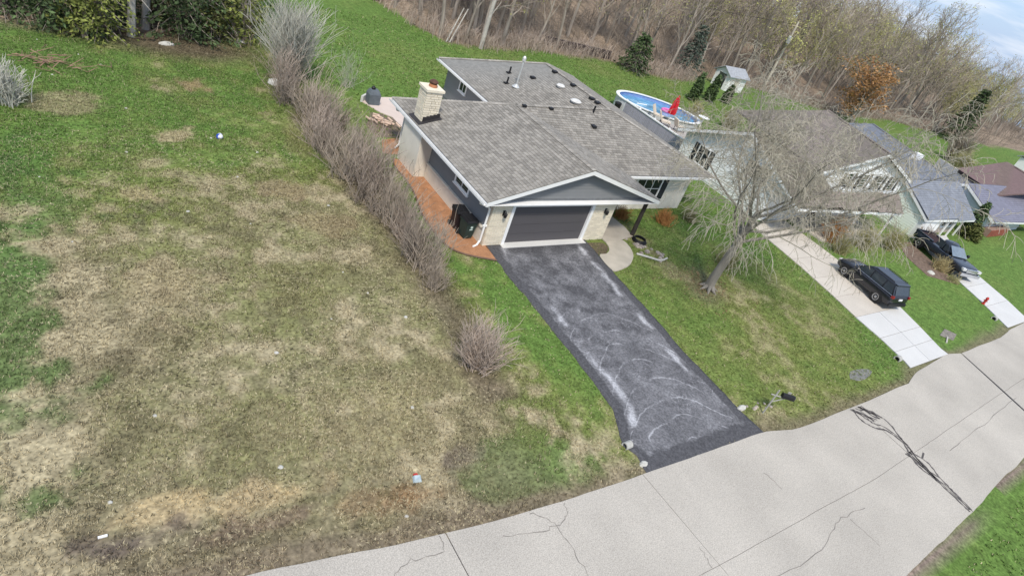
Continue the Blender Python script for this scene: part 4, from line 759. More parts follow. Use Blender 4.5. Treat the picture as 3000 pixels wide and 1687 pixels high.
# the big spreading bare maple on the lawn
mc = dict(h=5.0, r=.25, lv=4, nb=(15, 10, 9, 6), seg=(6, 9, 6, 4, 3), wig=.10, up=(.0, 1.0, .1, -.5, -.9), ang=(1.05, .85, .85, .8), len=(1.62, .46, .5, .5), t0=(.55, .2, .15, .1), rk=.42, rmin=.0082)
T, Cc, out = treemesh(41, mc, 1, (12, 7, 5, 3, 3), d0=Vector((.03, .02, 1)))
mp_ = thing('maple_tree', 'large spreading bare tree with drooping twigs on the lawn between the two driveways', 'tree', (10.15, -4.95, 0))
for k in range(7):
    a = k * .9 + .3; T.tube([(0, 0, .35), (.28 * math.cos(a), .28 * math.sin(a), .1), (.6 * math.cos(a), .6 * math.sin(a), -.05)], [.13, .1, .03], 6, cap=False)
o = link('trunk', T.mesh('trunk', mat('maple_bark', (.255, .23, .195), .95, var=.25, scale=3, bump=.6, bscale=18, stretch=(1, 1, .25)), smooth=True), mp_); o = link('crown', Cc.mesh('crown', m_twig_m), mp_)
# old brown leaves and twigs under it
lt = MB(); rnd = random.Random(3); leafcloud(lt, rnd, [(10.2 + rnd.gauss(0, 1.2), -4.4 + rnd.gauss(0, 1.1), .04) for _ in range(110)], .05, 5, .22, .08); lt.build('leaf_litter', mat('dead_leaves', (.24, .16, .09), .9, var=.3, facevar=.7), kind='stuff')
# wooden ladder standing at the trunk
ld = thing('wooden_ladder', 'short pale wooden ladder frame standing on the lawn beside the big bare tree', 'ladder', (14.9, -2.7, 0)); m_wood = mat('weathered_wood', (.45, .37, .27), .9, var=.2, scale=5)
for s in (-.25, .25): MB().tube([(14.9 + s, -2.75, 0), (14.95 + s, -2.5, 1.95)], .035, 5).build('rail', m_wood, ld)
for k in range(4): MB().tube([(14.66, -2.72 + k * .06, .4 + k * .46), (15.2, -2.72 + k * .06, .4 + k * .46)], .025, 5).build('rung', m_wood, ld)

# hedge of bare shrubs along the property line
def shrubmesh(seed, n, h, spread, m, rad=.012, fork=3):
    rnd = random.Random(seed); mb = MB()
    for k in range(n):
        a = rnd.uniform(0, 6.283); lean = abs(rnd.gauss(0, .5)) * spread; hh = h * rnd.uniform(.5, 1.08) * (1 - .25 * min(lean, 1)); o = Vector((rnd.gauss(0, .2), rnd.gauss(0, .2), -.05)); d = Vector((math.cos(a) * lean, math.sin(a) * lean, 1)).normalized(); P = [o]
        for i in range(4): d = (d + Vector((rnd.gauss(0, .14), rnd.gauss(0, .14), .05))).normalized(); P.append(P[-1] + d * hh / 4)
        mb.tube(P, [rad * 1.5, rad * 1.3, rad, rad * .8, rad * .45], 3, cap=False)
        for j in range(fork):
            i = rnd.choice((1, 2, 2, 3)); q = P[i].lerp(P[i + 1], rnd.random()); b = rnd.uniform(0, 6.283); e = q + (d * .8 + Vector((math.cos(b), math.sin(b), .25)) * .6).normalized() * hh * rnd.uniform(.15, .38); mb.tube([q, q.lerp(e, .5) + Vector((rnd.gauss(0, .04), rnd.gauss(0, .04), .03)), e], [rad * .8, rad * .65, rad * .4], 3, cap=False)
    return mb.mesh('stems', m)
m_hb = twigmat('brown_hedge_twigs', (.335, .28, .225), .15); m_hd = twigmat('dark_hedge_twigs', (.27, .225, .185), .2)
HS = [shrubmesh(s, n_, h_, l_, (m_twig_p, m_hb, m_hd)[s % 3], .0095, 4) for s, n_, h_, l_ in ((1, 80, 2.0, 1.3), (2, 60, 2.4, 1.0), (3, 95, 1.6, 1.7), (4, 70, 2.1, 1.5), (5, 45, 1.5, 1.9), (6, 75, 2.3, 1.2))]
hedge_zone = lambda y: 'beside the patio' if y > 10.5 else 'beside the chimney' if y > 6.5 else 'beside the grey side wall' if y > 2.5 else 'beside the bins' if y > -.2 else 'nearest the road'
hp = [(-5.75, 17.3), (-5.65, 16.0), (-5.75, 14.7), (-5.5, 13.4), (-5.6, 12.1), (-5.5, 10.8), (-5.65, 9.6), (-5.45, 8.4), (-5.3, 7.2), (-5.4, 6.1), (-5.1, 5.0), (-5.2, 4.0), (-5.0, 3.0), (-5.1, 2.1), (-4.85, 1.2), (-5.0, .3), (-4.85, -.6), (-5.0, -1.5), (-4.75, -2.6)]
for i, (x, y) in enumerate(hp):
    s = random.uniform(.85, 1.4) * (1.15 if y > 6 else 1.05) * (1 if y > -2 else .78); x += random.uniform(-.5, .5)
    place([('stems', HS[(i * 5 + i // 3) % 6])], 'hedge_shrub', 'bare purplish-brown hedge shrub in the row ' + hedge_zone(y), 'shrub', (x, y, 0), 'bare hedge shrubs ' + hedge_zone(y), random.uniform(0, 6.3), s, s * random.uniform(.9, 1.1))
for x, y, s in ((-4.7, 15.2, .8), (-4.6, 13.0, .85), (-4.5, 11.0, .9), (-4.25, 9.0, .95), (-4.2, 7.4, 1.), (-4.1, 5.9, .95), (-4.1, 4.4, .9), (-4.3, 3.0, .7)): place([('stems', HS[int(-y * 7) % 6])], 'hedge_shrub', 'lower bare shrub on the house side of the hedge ' + hedge_zone(y), 'shrub', (x, y, 0), 'lower hedge shrubs ' + hedge_zone(y), random.uniform(0, 6.3), s)
place([('stems', shrubmesh(66, 130, 1.3, 1.5, m_twig_g, .009, 4))], 'tan_brush', 'low tan twiggy brush behind the trunk of the big bare tree', 'shrub', (13.4, -3.3, 0))
place([('stems', shrubmesh(8, 230, 2.2, 1.25, m_twig_p, .0105, 4))], 'hedge_shrub', 'bare round shrub standing apart at the road end of the hedge', 'shrub', (-5.45, -7.2, 0))
place([('stems', shrubmesh(9, 460, 4.6, .72, m_twig_s, .017, 5))], 'silver_shrub', 'tall fan-shaped silvery bare shrub at the back end of the hedge', 'shrub', (-4.95, 18.6, 0))
place([('stems', shrubmesh(10, 38, 2.7, 1.1, m_twig_s, .006, 5))], 'lawn_shrub', 'thin pale bare shrub on the back lawn beside the patio', 'shrub', (-1.4, 18.2, 0))
place([('stems', shrubmesh(12, 190, 1.9, 1.2, m_twig_s, .016, 3))], 'grey_bush', 'grey bare bush at the left edge of the patchy field', 'shrub', (-18.6, 12.4, 0))
# conifers and pale trunks behind the field
def conifer(seed, h, r, nw, m, low=.0, leaf=.17, per=26, droop=.35, nb=7):
    rnd = random.Random(seed); T = MB(); F = MB(); T.tube([(0, 0, -.1), (0, 0, h * .5), (0, 0, h)], [.2, .12, .02], 7)
    for k in range(nw):
        t = low + (1 - low) * (k / nw) ** .9; z = h * t; L_ = r * (1 - t) ** .8 * rnd.uniform(.85, 1.1) + .12
        for b in range(nb):
            a = b * 6.283 / nb + k * .7 + rnd.uniform(-.3, .3); e = Vector((math.cos(a) * L_, math.sin(a) * L_, -L_ * droop + rnd.gauss(0, .1))); o = Vector((0, 0, z)); T.tube([o, o + e * .55, o + e], [.035, .022, .008], 3, cap=False)
            for j in range(per):
                f = rnd.random() ** .6; c = o + e * f + Vector((rnd.gauss(0, .1 + .12 * L_ * .3), rnd.gauss(0, .1 + .12 * L_ * .3), rnd.gauss(-.05, .07))); d = (e.normalized() + Vector((rnd.gauss(0, .6), rnd.gauss(0, .6), rnd.gauss(-.25, .3)))).normalized(); s = leaf * rnd.uniform(.6, 1.4); v = d.orthogonal().normalized(); v.rotate(Matrix.Rotation(rnd.uniform(0, 6.3), 3, d))
                F.add([c, c + d * s * .5 + v * s * .28, c + d * s, c + d * s * .5 - v * s * .28], [(0, 1, 2, 3)], rnd.uniform(-.5, .5))
    return [('trunk', T.mesh('trunk', m_bark)), ('crown', F.mesh('crown', m))]
K1 = conifer(1, 10, 3.0, 16, m_need, .06, .26, 22); K2 = conifer(2, 9, 2.6, 15, m_need_y, .04, .26, 22); K3 = conifer(3, 11, 2.3, 26, m_need, .03, .3, 22, .2)
for i, (x, y, k, s, lb) in enumerate([(-16.2, 23.6, K1, 1, 'dark conifer at the left end of the tree belt behind the field'), (-14.5, 22.0, K2, .8, 'yellow-green conifer with low branches left of the two pale trunks'), (-10.2, 24.2, K1, 1.05, 'dark conifer right of the two pale trunks'), (-8.3, 25.0, K1, .9, 'dark conifer between the pale trunks and the yellow-green bush'),
                               (-13.2, 27.5, K1, 1.2, 'tall dark conifer standing behind the two pale trunks'), (-18.5, 26, K1, 1.2, 'dark conifer in the top left corner of the field'), (-9.5, 29, K1, 1.2, 'dark conifer in the second row of the belt'), (-5.9, 28.5, K1, 1.1, 'dark conifer behind the yellow-green bush')]):
    place(k, 'conifer', lb, 'tree', (x, y, hz(x, y)), 'conifers behind the patchy field', i * 1.3, s)
yb = MB(); rnd = random.Random(6); leafcloud(yb, rnd, [(rnd.gauss(0, .7), rnd.gauss(0, .7), abs(rnd.gauss(1.6, 1.0))) for _ in range(150)], .13, 9, .25, .8); place([('foliage', yb.mesh('foliage', m_need_y)), ('stems', shrubmesh(31, 40, 3, .8, m_twig))], 'evergreen_bush', 'yellow-green bush at the right end of the conifer belt behind the field', 'shrub', (-6.4, 24.4, 0))
for x, y, lb, tl in ((-12.95, 22.7, 'nearer of two pale bare trunks in the conifer belt', .02), (-12.05, 24.3, 'farther of two pale bare trunks in the conifer belt', .03)):
    t = MB(); rnd = random.Random(int(-x * 10)); t.tube([(0, 0, -.1), (.05, 0, 3), (.15, .1, 7.5), (.2, .1, 11)], [.24, .2, .16, .06], 8); b = MB()
    for k in range(26): a = rnd.uniform(0, 6.3); z = rnd.uniform(1.5, 9); l = rnd.uniform(.8, 2.2); e = Vector((math.cos(a) * l, math.sin(a) * l, z - .2 * l)); b.tube([(0.05, 0, z), (e.x * .5, e.y * .5, z + .1), e], [.03, .02, .01], 4, cap=False)
    place([('trunk', t.mesh('trunk', m_pale_bark)), ('branches', b.mesh('branches', m_pale_bark))], 'pale_tree', lb, 'tree', (x, y, hz(x, y)), tilt=(0, tl))
for i, (x, y, h, r, m, lb) in enumerate([(-15.2, 21.6, 3.6, 1.5, m_need_y, 'yellow-green evergreen bush at the left end of the belt'), (-16.8, 22.6, 3.2, 1.5, m_need, 'dark evergreen bush left of the yellow-green one'), (-10.0, 23.6, 3.4, 1.6, m_need, 'dark evergreen bush just right of the two pale trunks'), (-8.2, 24.3, 3.0, 1.4, m_leaf, 'olive bush in the middle of the conifer belt'), (-13.9, 24.6, 4.5, 1.8, m_need, 'dark evergreen bush in the gap behind the pale trunks'), (-11.2, 25.8, 4.5, 1.7, m_leaf, 'olive bush behind the pale trunks'), (-18.9, 24.0, 4, 1.8, m_need, 'dark evergreen bush in the top left corner')]):
    mb = MB(); rnd = random.Random(90 + i); leafcloud(mb, rnd, [(rnd.gauss(0, r * .42), rnd.gauss(0, r * .42), abs(rnd.gauss(h * .42, h * .25))) for _ in range(170)], .13, 8, .22, .8); place([('foliage', mb.mesh('foliage', m)), ('stems', shrubmesh(70 + i, 24, h * .8, .7, m_twig))], 'evergreen_bush', lb, 'shrub', (x, y, hz(x, y)))
rb = random.Random(8); brush('belt_brush', [(rb.uniform(-20, -5.5), rb.uniform(22.5, 27)) for _ in range(30)], 8, 1.1, .5, m_twig, 14)
# single trees on the far side
tall = thing('pale_snag', 'tall pale straight trunk at the edge of the back lawn woods', 'tree', (16.1, 31.3, 0)); MB().tube([(16.1, 31.3, -.1), (16.25, 31.35, 4), (16.7, 31.5, 8), (17, 31.5, 11)], [.2, .17, .13, .06], 8).build('trunk', m_pale_bark, tall)
for k, (h, a) in enumerate(((3.2, .4), (5, 2.6), (6.5, 4.4), (8, 1.2))): MB().tube([(16.2 + h * .06, 31.35, h), (16.2 + math.cos(a) * 1.2, 31.3 + math.sin(a) * 1.2, h + 1.1)], [.05, .02], 5).build('branch', m_pale_bark, tall)
for dx, lb in ((0, 'left of two leaning pale poles at the woods edge'), (.35, 'right of two leaning pale poles at the woods edge')): tag(MB().tube([(12.6 + dx, 31.7, 0), (14.0 + dx * 1.3, 32.4, 3.0)], [.07, .05], 6).build('leaning_pole', m_pale_bark), lb, 'pole', 'leaning poles by the woods')
for i, (a, b, r, lb) in enumerate((((9.0, 41.8, .25), (14.6, 42.0, .3), .28, 'thick fallen log at the top of the back lawn'), ((10.5, 42.6, .7), (15.5, 42.3, .75), .2, 'thinner fallen log lying behind the thick one'), ((11.5, 41.0, .2), (15.0, 40.6, .22), .16, 'short fallen log in front of the thick one'))): tag(MB().tube([a, ((a[0] + b[0]) / 2, (a[1] + b[1]) / 2 + .1, a[2] + .05), b], [r, r * .95, r * .7], 8).build('fallen_log', m_bark), lb, 'log', 'fallen logs')
tw = thing('timber_wall', 'low dark timber retaining wall at the woods edge behind the grey-roofed house', 'retaining wall', (31.5, 35.6, 0)); m_tie = mat('dark_timber', (.085, .065, .06), .9, var=.3, scale=4)
for k in range(3): MB().prism([(27.2, 36.3 + k * .08, .05 + k * .3), (36.0, 34.95 + k * .08, .05 + k * .3), (36.0, 34.95 + k * .08, .33 + k * .3), (27.2, 36.3 + k * .08, .33 + k * .3)], (.04, .28, 0)).build('timber', m_tie, tw)
def evergreen(x, y, h, r, m, name, lb, seed, n=260, sz=.14):
    rnd = random.Random(seed); mb = MB()
    for _ in range(n):
        t = rnd.random(); rr = r * (1 - t ** 1.6) ** .7 * math.sqrt(rnd.uniform(.35, 1)); a = rnd.uniform(0, 6.3); leafcloud(mb, rnd, [(rr * math.cos(a), rr * math.sin(a), .1 + t * h * .97)], sz, 6, .1, 1)
    T = MB().tube([(0, 0, 0), (0, 0, h * .8)], [.06, .02], 5); return place([('trunk', T.mesh('trunk', m_bark)), ('foliage', mb.mesh('foliage', m))], name, lb, 'evergreen', (x, y, hz(x, y)))
evergreen(40.0, 24.6, 3.0, .65, m_need, 'arborvitae', 'left of three dark column evergreens between the pool and the shed', 1); evergreen(43.4, 25.2, 2.9, .62, m_need, 'arborvitae', 'middle of three dark column evergreens between the pool and the shed', 2); evergreen(46.6, 25.3, 2.0, .55, m_need, 'arborvitae', 'smallest and rightmost column evergreen near the shed', 3)
place(conifer(11, 4.4, 2.3, 15, m_need, .02, .3, 20, .25), 'young_spruce', 'dark young spruce in front of the bare woods behind the house', 'tree', (37.2, 32.0, 0)); place(conifer(12, 6.5, 2.0, 13, m_need_b, .05, .3, 20, .25), 'blue_spruce', 'bluish conifer among bare trees left of the shed', 'tree', (48.5, 34.2, hz(48.5, 34.2)))
place(K3, 'spruce', 'tall dark conical spruce beyond the far lawn', 'tree', (103, 21.5, hz(103, 21.5)), rz=1, sc=1.1, sz=.82)
evergreen(50.6, -2.5, 3.2, .7, m_need, 'column_evergreen', 'pointed dark evergreen between the pale house and the slate-roofed house', 5); evergreen(49.4, -3.3, 1.4, .85, m_leaf, 'round_bush', 'rounded olive bush beside the pale house corner', 6, 180)
# rust-coloured oak behind the brown roof
oc = dict(h=5.2, r=.25, lv=3, nb=(12, 7, 5), seg=(6, 5, 3, 2), wig=.13, up=(.1, .7, .2), ang=(.7, .8, .8), len=(.62, .5, .5), t0=(.05, .1, .1), rk=.5, rmin=.02); T, Cc, out = treemesh(61, oc, 1); b = MB(); rnd = random.Random(4); leafcloud(b, rnd, [P[-1] for l, P, q in out if l >= 2], .14, 6, .4)
place([('trunk', T.mesh('trunk', m_bark)), ('crown', Cc.mesh('crown', m_twig_r)), ('leaves', b.mesh('leaves', m_rust))], 'oak_tree', 'rust-orange leafed tree behind the brown-roofed white house', 'tree', (74.0, 24.0, 0), sc=1.35, sz=1.05)
place([('stems', shrubmesh(51, 220, 2.2, 1.1, m_twig_g, .02)), ], 'budding_bush', 'olive-green budding bush behind the pool deck', 'shrub', (38, 17.5, 0)); place([('stems', shrubmesh(52, 200, 2.0, 1.2, m_twig_g, .02))], 'budding_bush', 'smaller olive-green budding bush right of the pool', 'shrub', (34.0, 18.8, 0))
place([('stems', shrubmesh(53, 220, 2.6, 1.0, m_twig_g, .022))], 'budding_bush', 'olive bush behind the blue-grey roof on the far lawn', 'shrub', (76, 9.5, 0), sc=1.3); place([('stems', shrubmesh(54, 240, 3.6, .9, m_twig, .03))], 'bare_bush', 'dark bare bush beside the red-brown roofed house', 'shrub', (84, 13.5, 0), sc=1.2)
place([('stems', shrubmesh(55, 200, 2.1, 1.1, m_twig_r, .012))], 'front_shrub', 'reddish twiggy shrub beside the white garage door of the brown-roofed house', 'shrub', (27.3, -1.9, 0)); place([('stems', shrubmesh(56, 240, 2.0, 1.3, m_twig_g, .013))], 'front_shrub', 'wide olive shrub before the long front porch', 'shrub', (30.0, -3.0, 0)); place([('stems', shrubmesh(57, 220, 2.0, 1.3, m_twig_g, .013))], 'front_shrub', 'olive shrub at the right end of the long front porch', 'shrub', (33.4, -3.4, 0))
place([('stems', shrubmesh(58, 150, 1.5, 1.4, m_twig_g, .012))], 'front_shrub', 'low olive shrub by the nose of the black car', 'shrub', (26.4, -3.2, 0)); place([('stems', shrubmesh(59, 150, 1.0, 1.4, m_twig_r, .012))], 'front_shrub', 'low rusty shrub under the front window of the grey-roofed house', 'shrub', (12.6, 1.3, 0)); place([('stems', shrubmesh(60, 90, .9, 1.2, m_twig_r, .012))], 'front_shrub', 'small rusty shrub at the corner of the walk by the porch post', 'shrub', (9.6, 2.0, 0)); place([('stems', shrubmesh(63, 110, .9, 1.3, m_twig_g, .011))], 'front_shrub', 'low yellowish shrub right of the front window', 'shrub', (15.2, 1.4, 0))
place([('stems', shrubmesh(61, 260, 1.2, 1.2, mat('straw_grass', (.46, .38, .20), .9, var=.2), .011, 1))], 'ornamental_grass', 'straw-coloured ornamental grass clump beside the black pickup truck', 'grass clump', (36.0, -6.4, 0)); place([('stems', shrubmesh(62, 200, 1.7, 1.3, m_twig_p, .016))], 'bare_bush', 'brown bare bush behind the bed of the black pickup truck', 'shrub', (39.7, -3.3, 0), sc=.9)
place([('stems', shrubmesh(64, 90, .6, 1.4, m_twig_g, .011))], 'bed_plant', 'low yellow-green plant at the road end of the grass clump bed', 'plant', (35.4, -7.8, 0))

# ------------------------------------------------------------------ vehicles (local axes: +y is the nose)
m_paint = mat('black_paint', (.012, .013, .018), .18, var=.1, spec=.7); m_navy = mat('dark_blue_paint', (.016, .022, .035), .18, var=.1, spec=.7); m_tyre = mat('tyre', (.018, .018, .018), .85, var=.15); m_rim = mat('alloy', (.35, .35, .36), .35, metal=.6); m_chrome = mat('chrome', (.6, .6, .62), .2, metal=.9); m_red = mat('tail_red', (.25, .01, .01), .25, spec=.6); m_lamp = mat('lamp_glass', (.6, .6, .6), .15, spec=.6); m_cglass = mat('car_glass', (.03, .04, .05), .05, spec=.8); m_plate = mat('licence_plate', (.7, .7, .7), .5)
def wheel(t, x, y, r, w_=.24):
    M = Matrix.Translation((x, y, r)) @ Matrix.Rotation(math.pi / 2, 4, 'Y'); s = 1 if x > 0 else -1
    a = MB().lathe([(r * .62, -w_ / 2), (r * .94, -w_ / 2), (r, -w_ * .3), (r, w_ * .3), (r * .94, w_ / 2), (r * .62, w_ / 2)], 20, M=M); wo_ = link('wheel', a.mesh('wheel', m_tyre, smooth=False), t)
    b = MB().lathe([(r * .63, -.02), (r * .6, .04), (r * .3, .02), (.05, .05)], 20, M=M @ Matrix.Translation((0, 0, s * (w_ / 2 - .03))) @ Matrix.Rotation(0 if s > 0 else math.pi, 4, 'X')); rm = link('rim', b.mesh('rim', m_rim), wo_)
def sec(y, hw, z0, z1, zt, wt): return [(-hw * .86, y, z0), (-hw, y, z0 + .14), (-hw, y, (z0 + z1) / 2 + .05), (-hw * .97, y, z1), (-wt, y, zt), (wt, y, zt), (hw * .97, y, z1), (hw, y, (z0 + z1) / 2 + .05), (hw, y, z0 + .14), (hw * .86, y, z0)]
def panel(t, name, pts, m, nrm, d=.012):
    mb = MB(); mb.prism([Vector(p) for p in pts], Vector(nrm) * d); return link(name, mb.mesh(name, m), t)
def vehicle(t, paint, secs, green, wheels, wr):
    link('body', MB().loft(secs).mesh('body', paint, smooth=True), t, sub=2)
    for x, y in wheels:
        wheel(t, x, y, wr); s = 1 if x > 0 else -1; M = Matrix.Translation((x, y, wr)) @ Matrix.Rotation(math.pi / 2, 4, 'Y'); ar = MB().lathe([(wr * 1.16, -.05), (wr * 1.16, .118)] if s > 0 else [(wr * 1.16, -.118), (wr * 1.16, .05)], 20, M=M); link('wheel_arch', ar.mesh('wheel_arch', m_black), t)
    if green: link('cabin', MB().loft(green).mesh('cabin', paint, smooth=True), t, sub=1)
suv = thing('parked_suv', 'black sport utility vehicle parked nose-in on the pale concrete driveway', 'car', (23.6, -6.95, .05), rz=-.2); suv.scale = (.93, .93, .97)
vehicle(suv, m_paint, [sec(-2.36, .88, .42, .86, .98, .80), sec(-2.3, .95, .3, .92, 1.04, .86), sec(-1.4, .97, .27, .97, 1.06, .88), sec(0, .97, .27, .97, 1.05, .88), sec(1.0, .97, .27, .95, 1.06, .86), sec(1.9, .95, .28, .87, 1.0, .80), sec(2.28, .88, .32, .74, .86, .68), sec(2.36, .78, .4, .64, .72, .57)], None, [(-.84, -1.42), (.84, -1.42), (-.84, 1.42), (.84, 1.42)], .38)
CB = [(-2.30, 1.08, .88, 1.0), (-2.10, .70, .82, 1.30), (-1.92, .22, .74, 1.62), (-1.80, .08, .68, 1.69), (-1.5, -.05, .62, 1.72)]     # rear y, front y, half width, z
link('cabin', MB().loft([[(-w_, a, z), (w_, a, z), (w_, b, z), (-w_, b, z)] for a, b, w_, z in CB]).mesh('cabin', m_paint), suv)
def cab(z):
    zz = [c[3] for c in CB]; return [float(np.interp(z, zz, [c[i] for c in CB])) for i in range(3)]
(r0, f0, w0), (r1, f1, w1) = cab(1.07), cab(1.58)
for s in (-1, 1):
    for ya, yb, yc, yd in ((r0 + .12, -1.35, -1.35, r1 + .1), (-1.25, -.32, -.32, -1.25), (-.22, f0 - .14, f1 - .06, -.22)): panel(suv, 'side_window', [(s * w0, ya, 1.07), (s * w0, yb, 1.07), (s * w1, yc, 1.58), (s * w1, yd, 1.58)], m_cglass, (s, 0, .3))
    link('roof_rail', MB().tube([(s * .66, -1.75, 1.68), (s * .66, -1.65, 1.75), (s * .66, -.2, 1.75), (s * .66, -.1, 1.70)], .018, 5).mesh('roof_rail', m_black), suv); link('window_trim', MB().tube([(s * (w0 + .015), r0 + .05, 1.05), (s * (w0 + .015), f0 - .1, 1.05)], .012, 4).mesh('window_trim', m_chrome), suv)
    link('tail_light', MB().box(s * .82 - .08, s * .82 + .08, -2.36, -2.2, .9, 1.06).mesh('tail_light', m_red), suv); link('mirror', MB().box(s * 1.02 - .09, s * 1.02 + .09, .62, .74, 1.02, 1.16).mesh('mirror', m_paint), suv); link('headlight', MB().box(s * .68 - .14, s * .68 + .14, 2.16, 2.33, .68, .82).mesh('headlight', m_lamp), suv)
    link('door_seam', MB().box(s * .962 - .004, s * .962 + .004, -.29, -.275, .4, .98).mesh('door_seam', m_black), suv)
panel(suv, 'rear_window', [(-.68, r0 - .0, 1.1), (.68, r0, 1.1), (.62, r1, 1.56), (-.62, r1, 1.56)], m_cglass, (0, -1, .4)); panel(suv, 'windscreen', [(-.76, f0, 1.1), (.76, f0, 1.1), (.66, f1, 1.58), (-.66, f1, 1.58)], m_cglass, (0, .6, .8))
link('roof_spoiler', MB().box(-.66, .66, -2.02, -1.8, 1.64, 1.69).mesh('roof_spoiler', m_paint), suv)
link('licence_plate', MB().box(-.17, .17, -2.395, -2.35, .78, .9).mesh('licence_plate', m_plate), suv); link('rear_bumper', MB().box(-.86, .86, -2.42, -2.28, .36, .56).mesh('rear_bumper', m_black), suv)
tr = thing('pickup_truck', 'dark blue-black pickup truck parked nose-out on the white driveway', 'truck', (38.0, -5.55, .05), rz=math.pi - .42)
vehicle(tr, m_navy, [sec(-2.75, .9, .45, .95, 1.0, .84), sec(-2.68, .95, .4, 1.0, 1.04, .88), sec(-.9, .96, .38, 1.0, 1.04, .88), sec(.9, .96, .38, 1.0, 1.06, .86), sec(2.2, .95, .38, .98, 1.08, .84), sec(2.6, .92, .42, .9, 1.0, .78), sec(2.7, .86, .5, .8, .86, .7)],
        [[(-.84, -.75, 1.0), (.84, -.75, 1.0), (.84, 1.3, 1.02), (-.84, 1.3, 1.02)], [(-.82, -.7, 1.2), (.82, -.7, 1.2), (.82, .95, 1.25), (-.82, .95, 1.25)], [(-.70, -.55, 1.66), (.70, -.55, 1.66), (.70, .35, 1.68), (-.70, .35, 1.68)], [(-.62, -.45, 1.73), (.62, -.45, 1.73), (.62, .15, 1.74), (-.62, .15, 1.74)]], [(-.86, -1.75), (.86, -1.75), (-.86, 1.72), (.86, 1.72)], .39)
for s in (-1, 1):
    panel(tr, 'side_window', [(s * .85, -.6, 1.1), (s * .85, .15, 1.1), (s * .745, .1, 1.58), (s * .745, -.48, 1.58)], m_cglass, (s * .97, 0, .24)); panel(tr, 'side_window', [(s * .85, .25, 1.1), (s * .85, .95, 1.1), (s * .745, .38, 1.58), (s * .745, .2, 1.58)], m_cglass, (s * .97, 0, .24))
    link('headlight', MB().box(s * .72 - .16, s * .72 + .16, 2.5, 2.72, .8, .98).mesh('headlight', m_lamp), tr); link('bed_side', MB().box(s * .84 - .06, s * .84 + .06, -2.7, -.85, .98, 1.16).mesh('bed_side', m_navy), tr); link('mirror', MB().box(s * 1.05 - .1, s * 1.05 + .1, .8, .92, 1.1, 1.32).mesh('mirror', m_black), tr)
link('truck_bed', MB().box(-.78, .78, -2.6, -.85, 1.0, 1.06).mesh('truck_bed', mat('bed_liner', (.04, .022, .022), .9)), tr); link('tailgate', MB().box(-.8, .8, -2.75, -2.67, .9, 1.16).mesh('tailgate', m_navy), tr)
panel(tr, 'windscreen', [(-.74, 1.18, 1.12), (.74, 1.18, 1.12), (.64, .46, 1.62), (-.64, .46, 1.62)], mat('bright_glass', (.16, .2, .24), .05, spec=.8), (0, .6, .8)); link('front_bumper', MB().box(-.9, .9, 2.62, 2.82, .42, .66).mesh('front_bumper', m_chrome), tr); link('grille', MB().box(-.5, .5, 2.62, 2.74, .72, .98).mesh('grille', m_chrome), tr)

# ------------------------------------------------------------------ bins, mailbox, hydrant and other small things
def bin_(x, y, m, lb, rz):
    t = thing('wheeled_bin', lb, 'bin', (x, y, .03), 'wheeled bins by the garage', rz); b = MB(); b.loft([[(-.22, -.25, .06), (.22, -.25, .06), (.22, .22, .06), (-.22, .22, .06)], [(-.29, -.34, .95), (.29, -.34, .95), (.29, .3, .95), (-.29, .3, .95)]]); b.box(-.31, .31, -.36, .32, .88, .95); link('body', b.mesh('body', m), t)
    l = MB(); l.loft([[(-.32, -.4, .955), (.32, -.4, .955), (.32, .32, .955), (-.32, .32, .955)], [(-.29, -.34, 1.05), (.29, -.34, 1.05), (.29, .28, 1.07), (-.29, .28, 1.07)]]); [l.box(xx - .03, xx + .03, -.3, .22, 1.05, 1.075) for xx in (-.15, .0, .15)]; link('lid', l.mesh('lid', m_black), t); link('handle', MB().tube([(-.25, .34, .98), (-.25, .42, .98), (.25, .42, .98), (.25, .34, .98)], .022, 5).mesh('handle', m_black), t)
    for s in (-1, 1): link('wheel', MB().lathe([(.12, -.03), (.12, .03)], 14, M=Matrix.Translation((s * .27, .27, .12)) @ Matrix.Rotation(math.pi / 2, 4, 'Y')).mesh('wheel', m_tyre), t)
    return t
b1 = bin_(-1.72, .82, mat('green_bin', (.022, .045, .04), .5, var=.1), 'dark green wheeled bin with a pale emblem, nearer the drive', R(4)); bin_(-1.78, 1.62, mat('black_bin', (.03, .022, .024), .5, var=.1), 'black wheeled bin behind the dark green one', R(-3))
e = MB(); e.lathe([(.07, 0), (.07, .004)], 14, M=Matrix.Translation((.02, -.318, .68)) @ Matrix.Rotation(R(84), 4, 'X')); e.box(-.06, .1, -.316, -.300, .52, .57); link('emblem', e.mesh('emblem', mat('pale_emblem', (.5, .62, .58), .6)), b1)
mbx = thing('mailbox', 'black mailbox on a pale wooden post arm beside the asphalt driveway mouth', 'mailbox', (5.35, -12.5, 0)); m_pw = mat('pale_post', (.36, .35, .32), .8, var=.1)
mp = MB(); mp.tube([(5.35, -12.5, -.2), (5.34, -12.49, 1.32)], .032, 6); mp.tube([(5.2, -12.37, 1.02), (5.85, -12.87, 1.02)], .028, 6); mp.tube([(5.34, -12.49, .66), (5.65, -12.73, 1.0)], .022, 5); mp.build('post', m_pw, mbx)
d = Vector((.79, -.61, 0)); Mx = Matrix.Translation((5.72, -12.78, 1.05)) @ Matrix.Scale(.85, 4) @ Matrix((d, Vector((.61, .79, 0)), Vector((0, 0, 1)))).transposed().to_4x4(); mm = MB(); pr = [(-.11, 0), (.11, 0), (.11, .14), (.08, .21), (0, .245), (-.08, .21), (-.11, .14)]; mm.loft([[Mx @ Vector((-.3, a, b)) for a, b in pr], [Mx @ Vector((.3, a, b)) for a, b in pr]]); mm.build('box', m_black, mbx); MB().box(.3, .312, -.1, .1, .01, .2, Mx).build('door', m_pw, mbx); MB().box(-.05, .12, .115, .13, .12, .3, Mx).build('flag', m_pw, mbx)
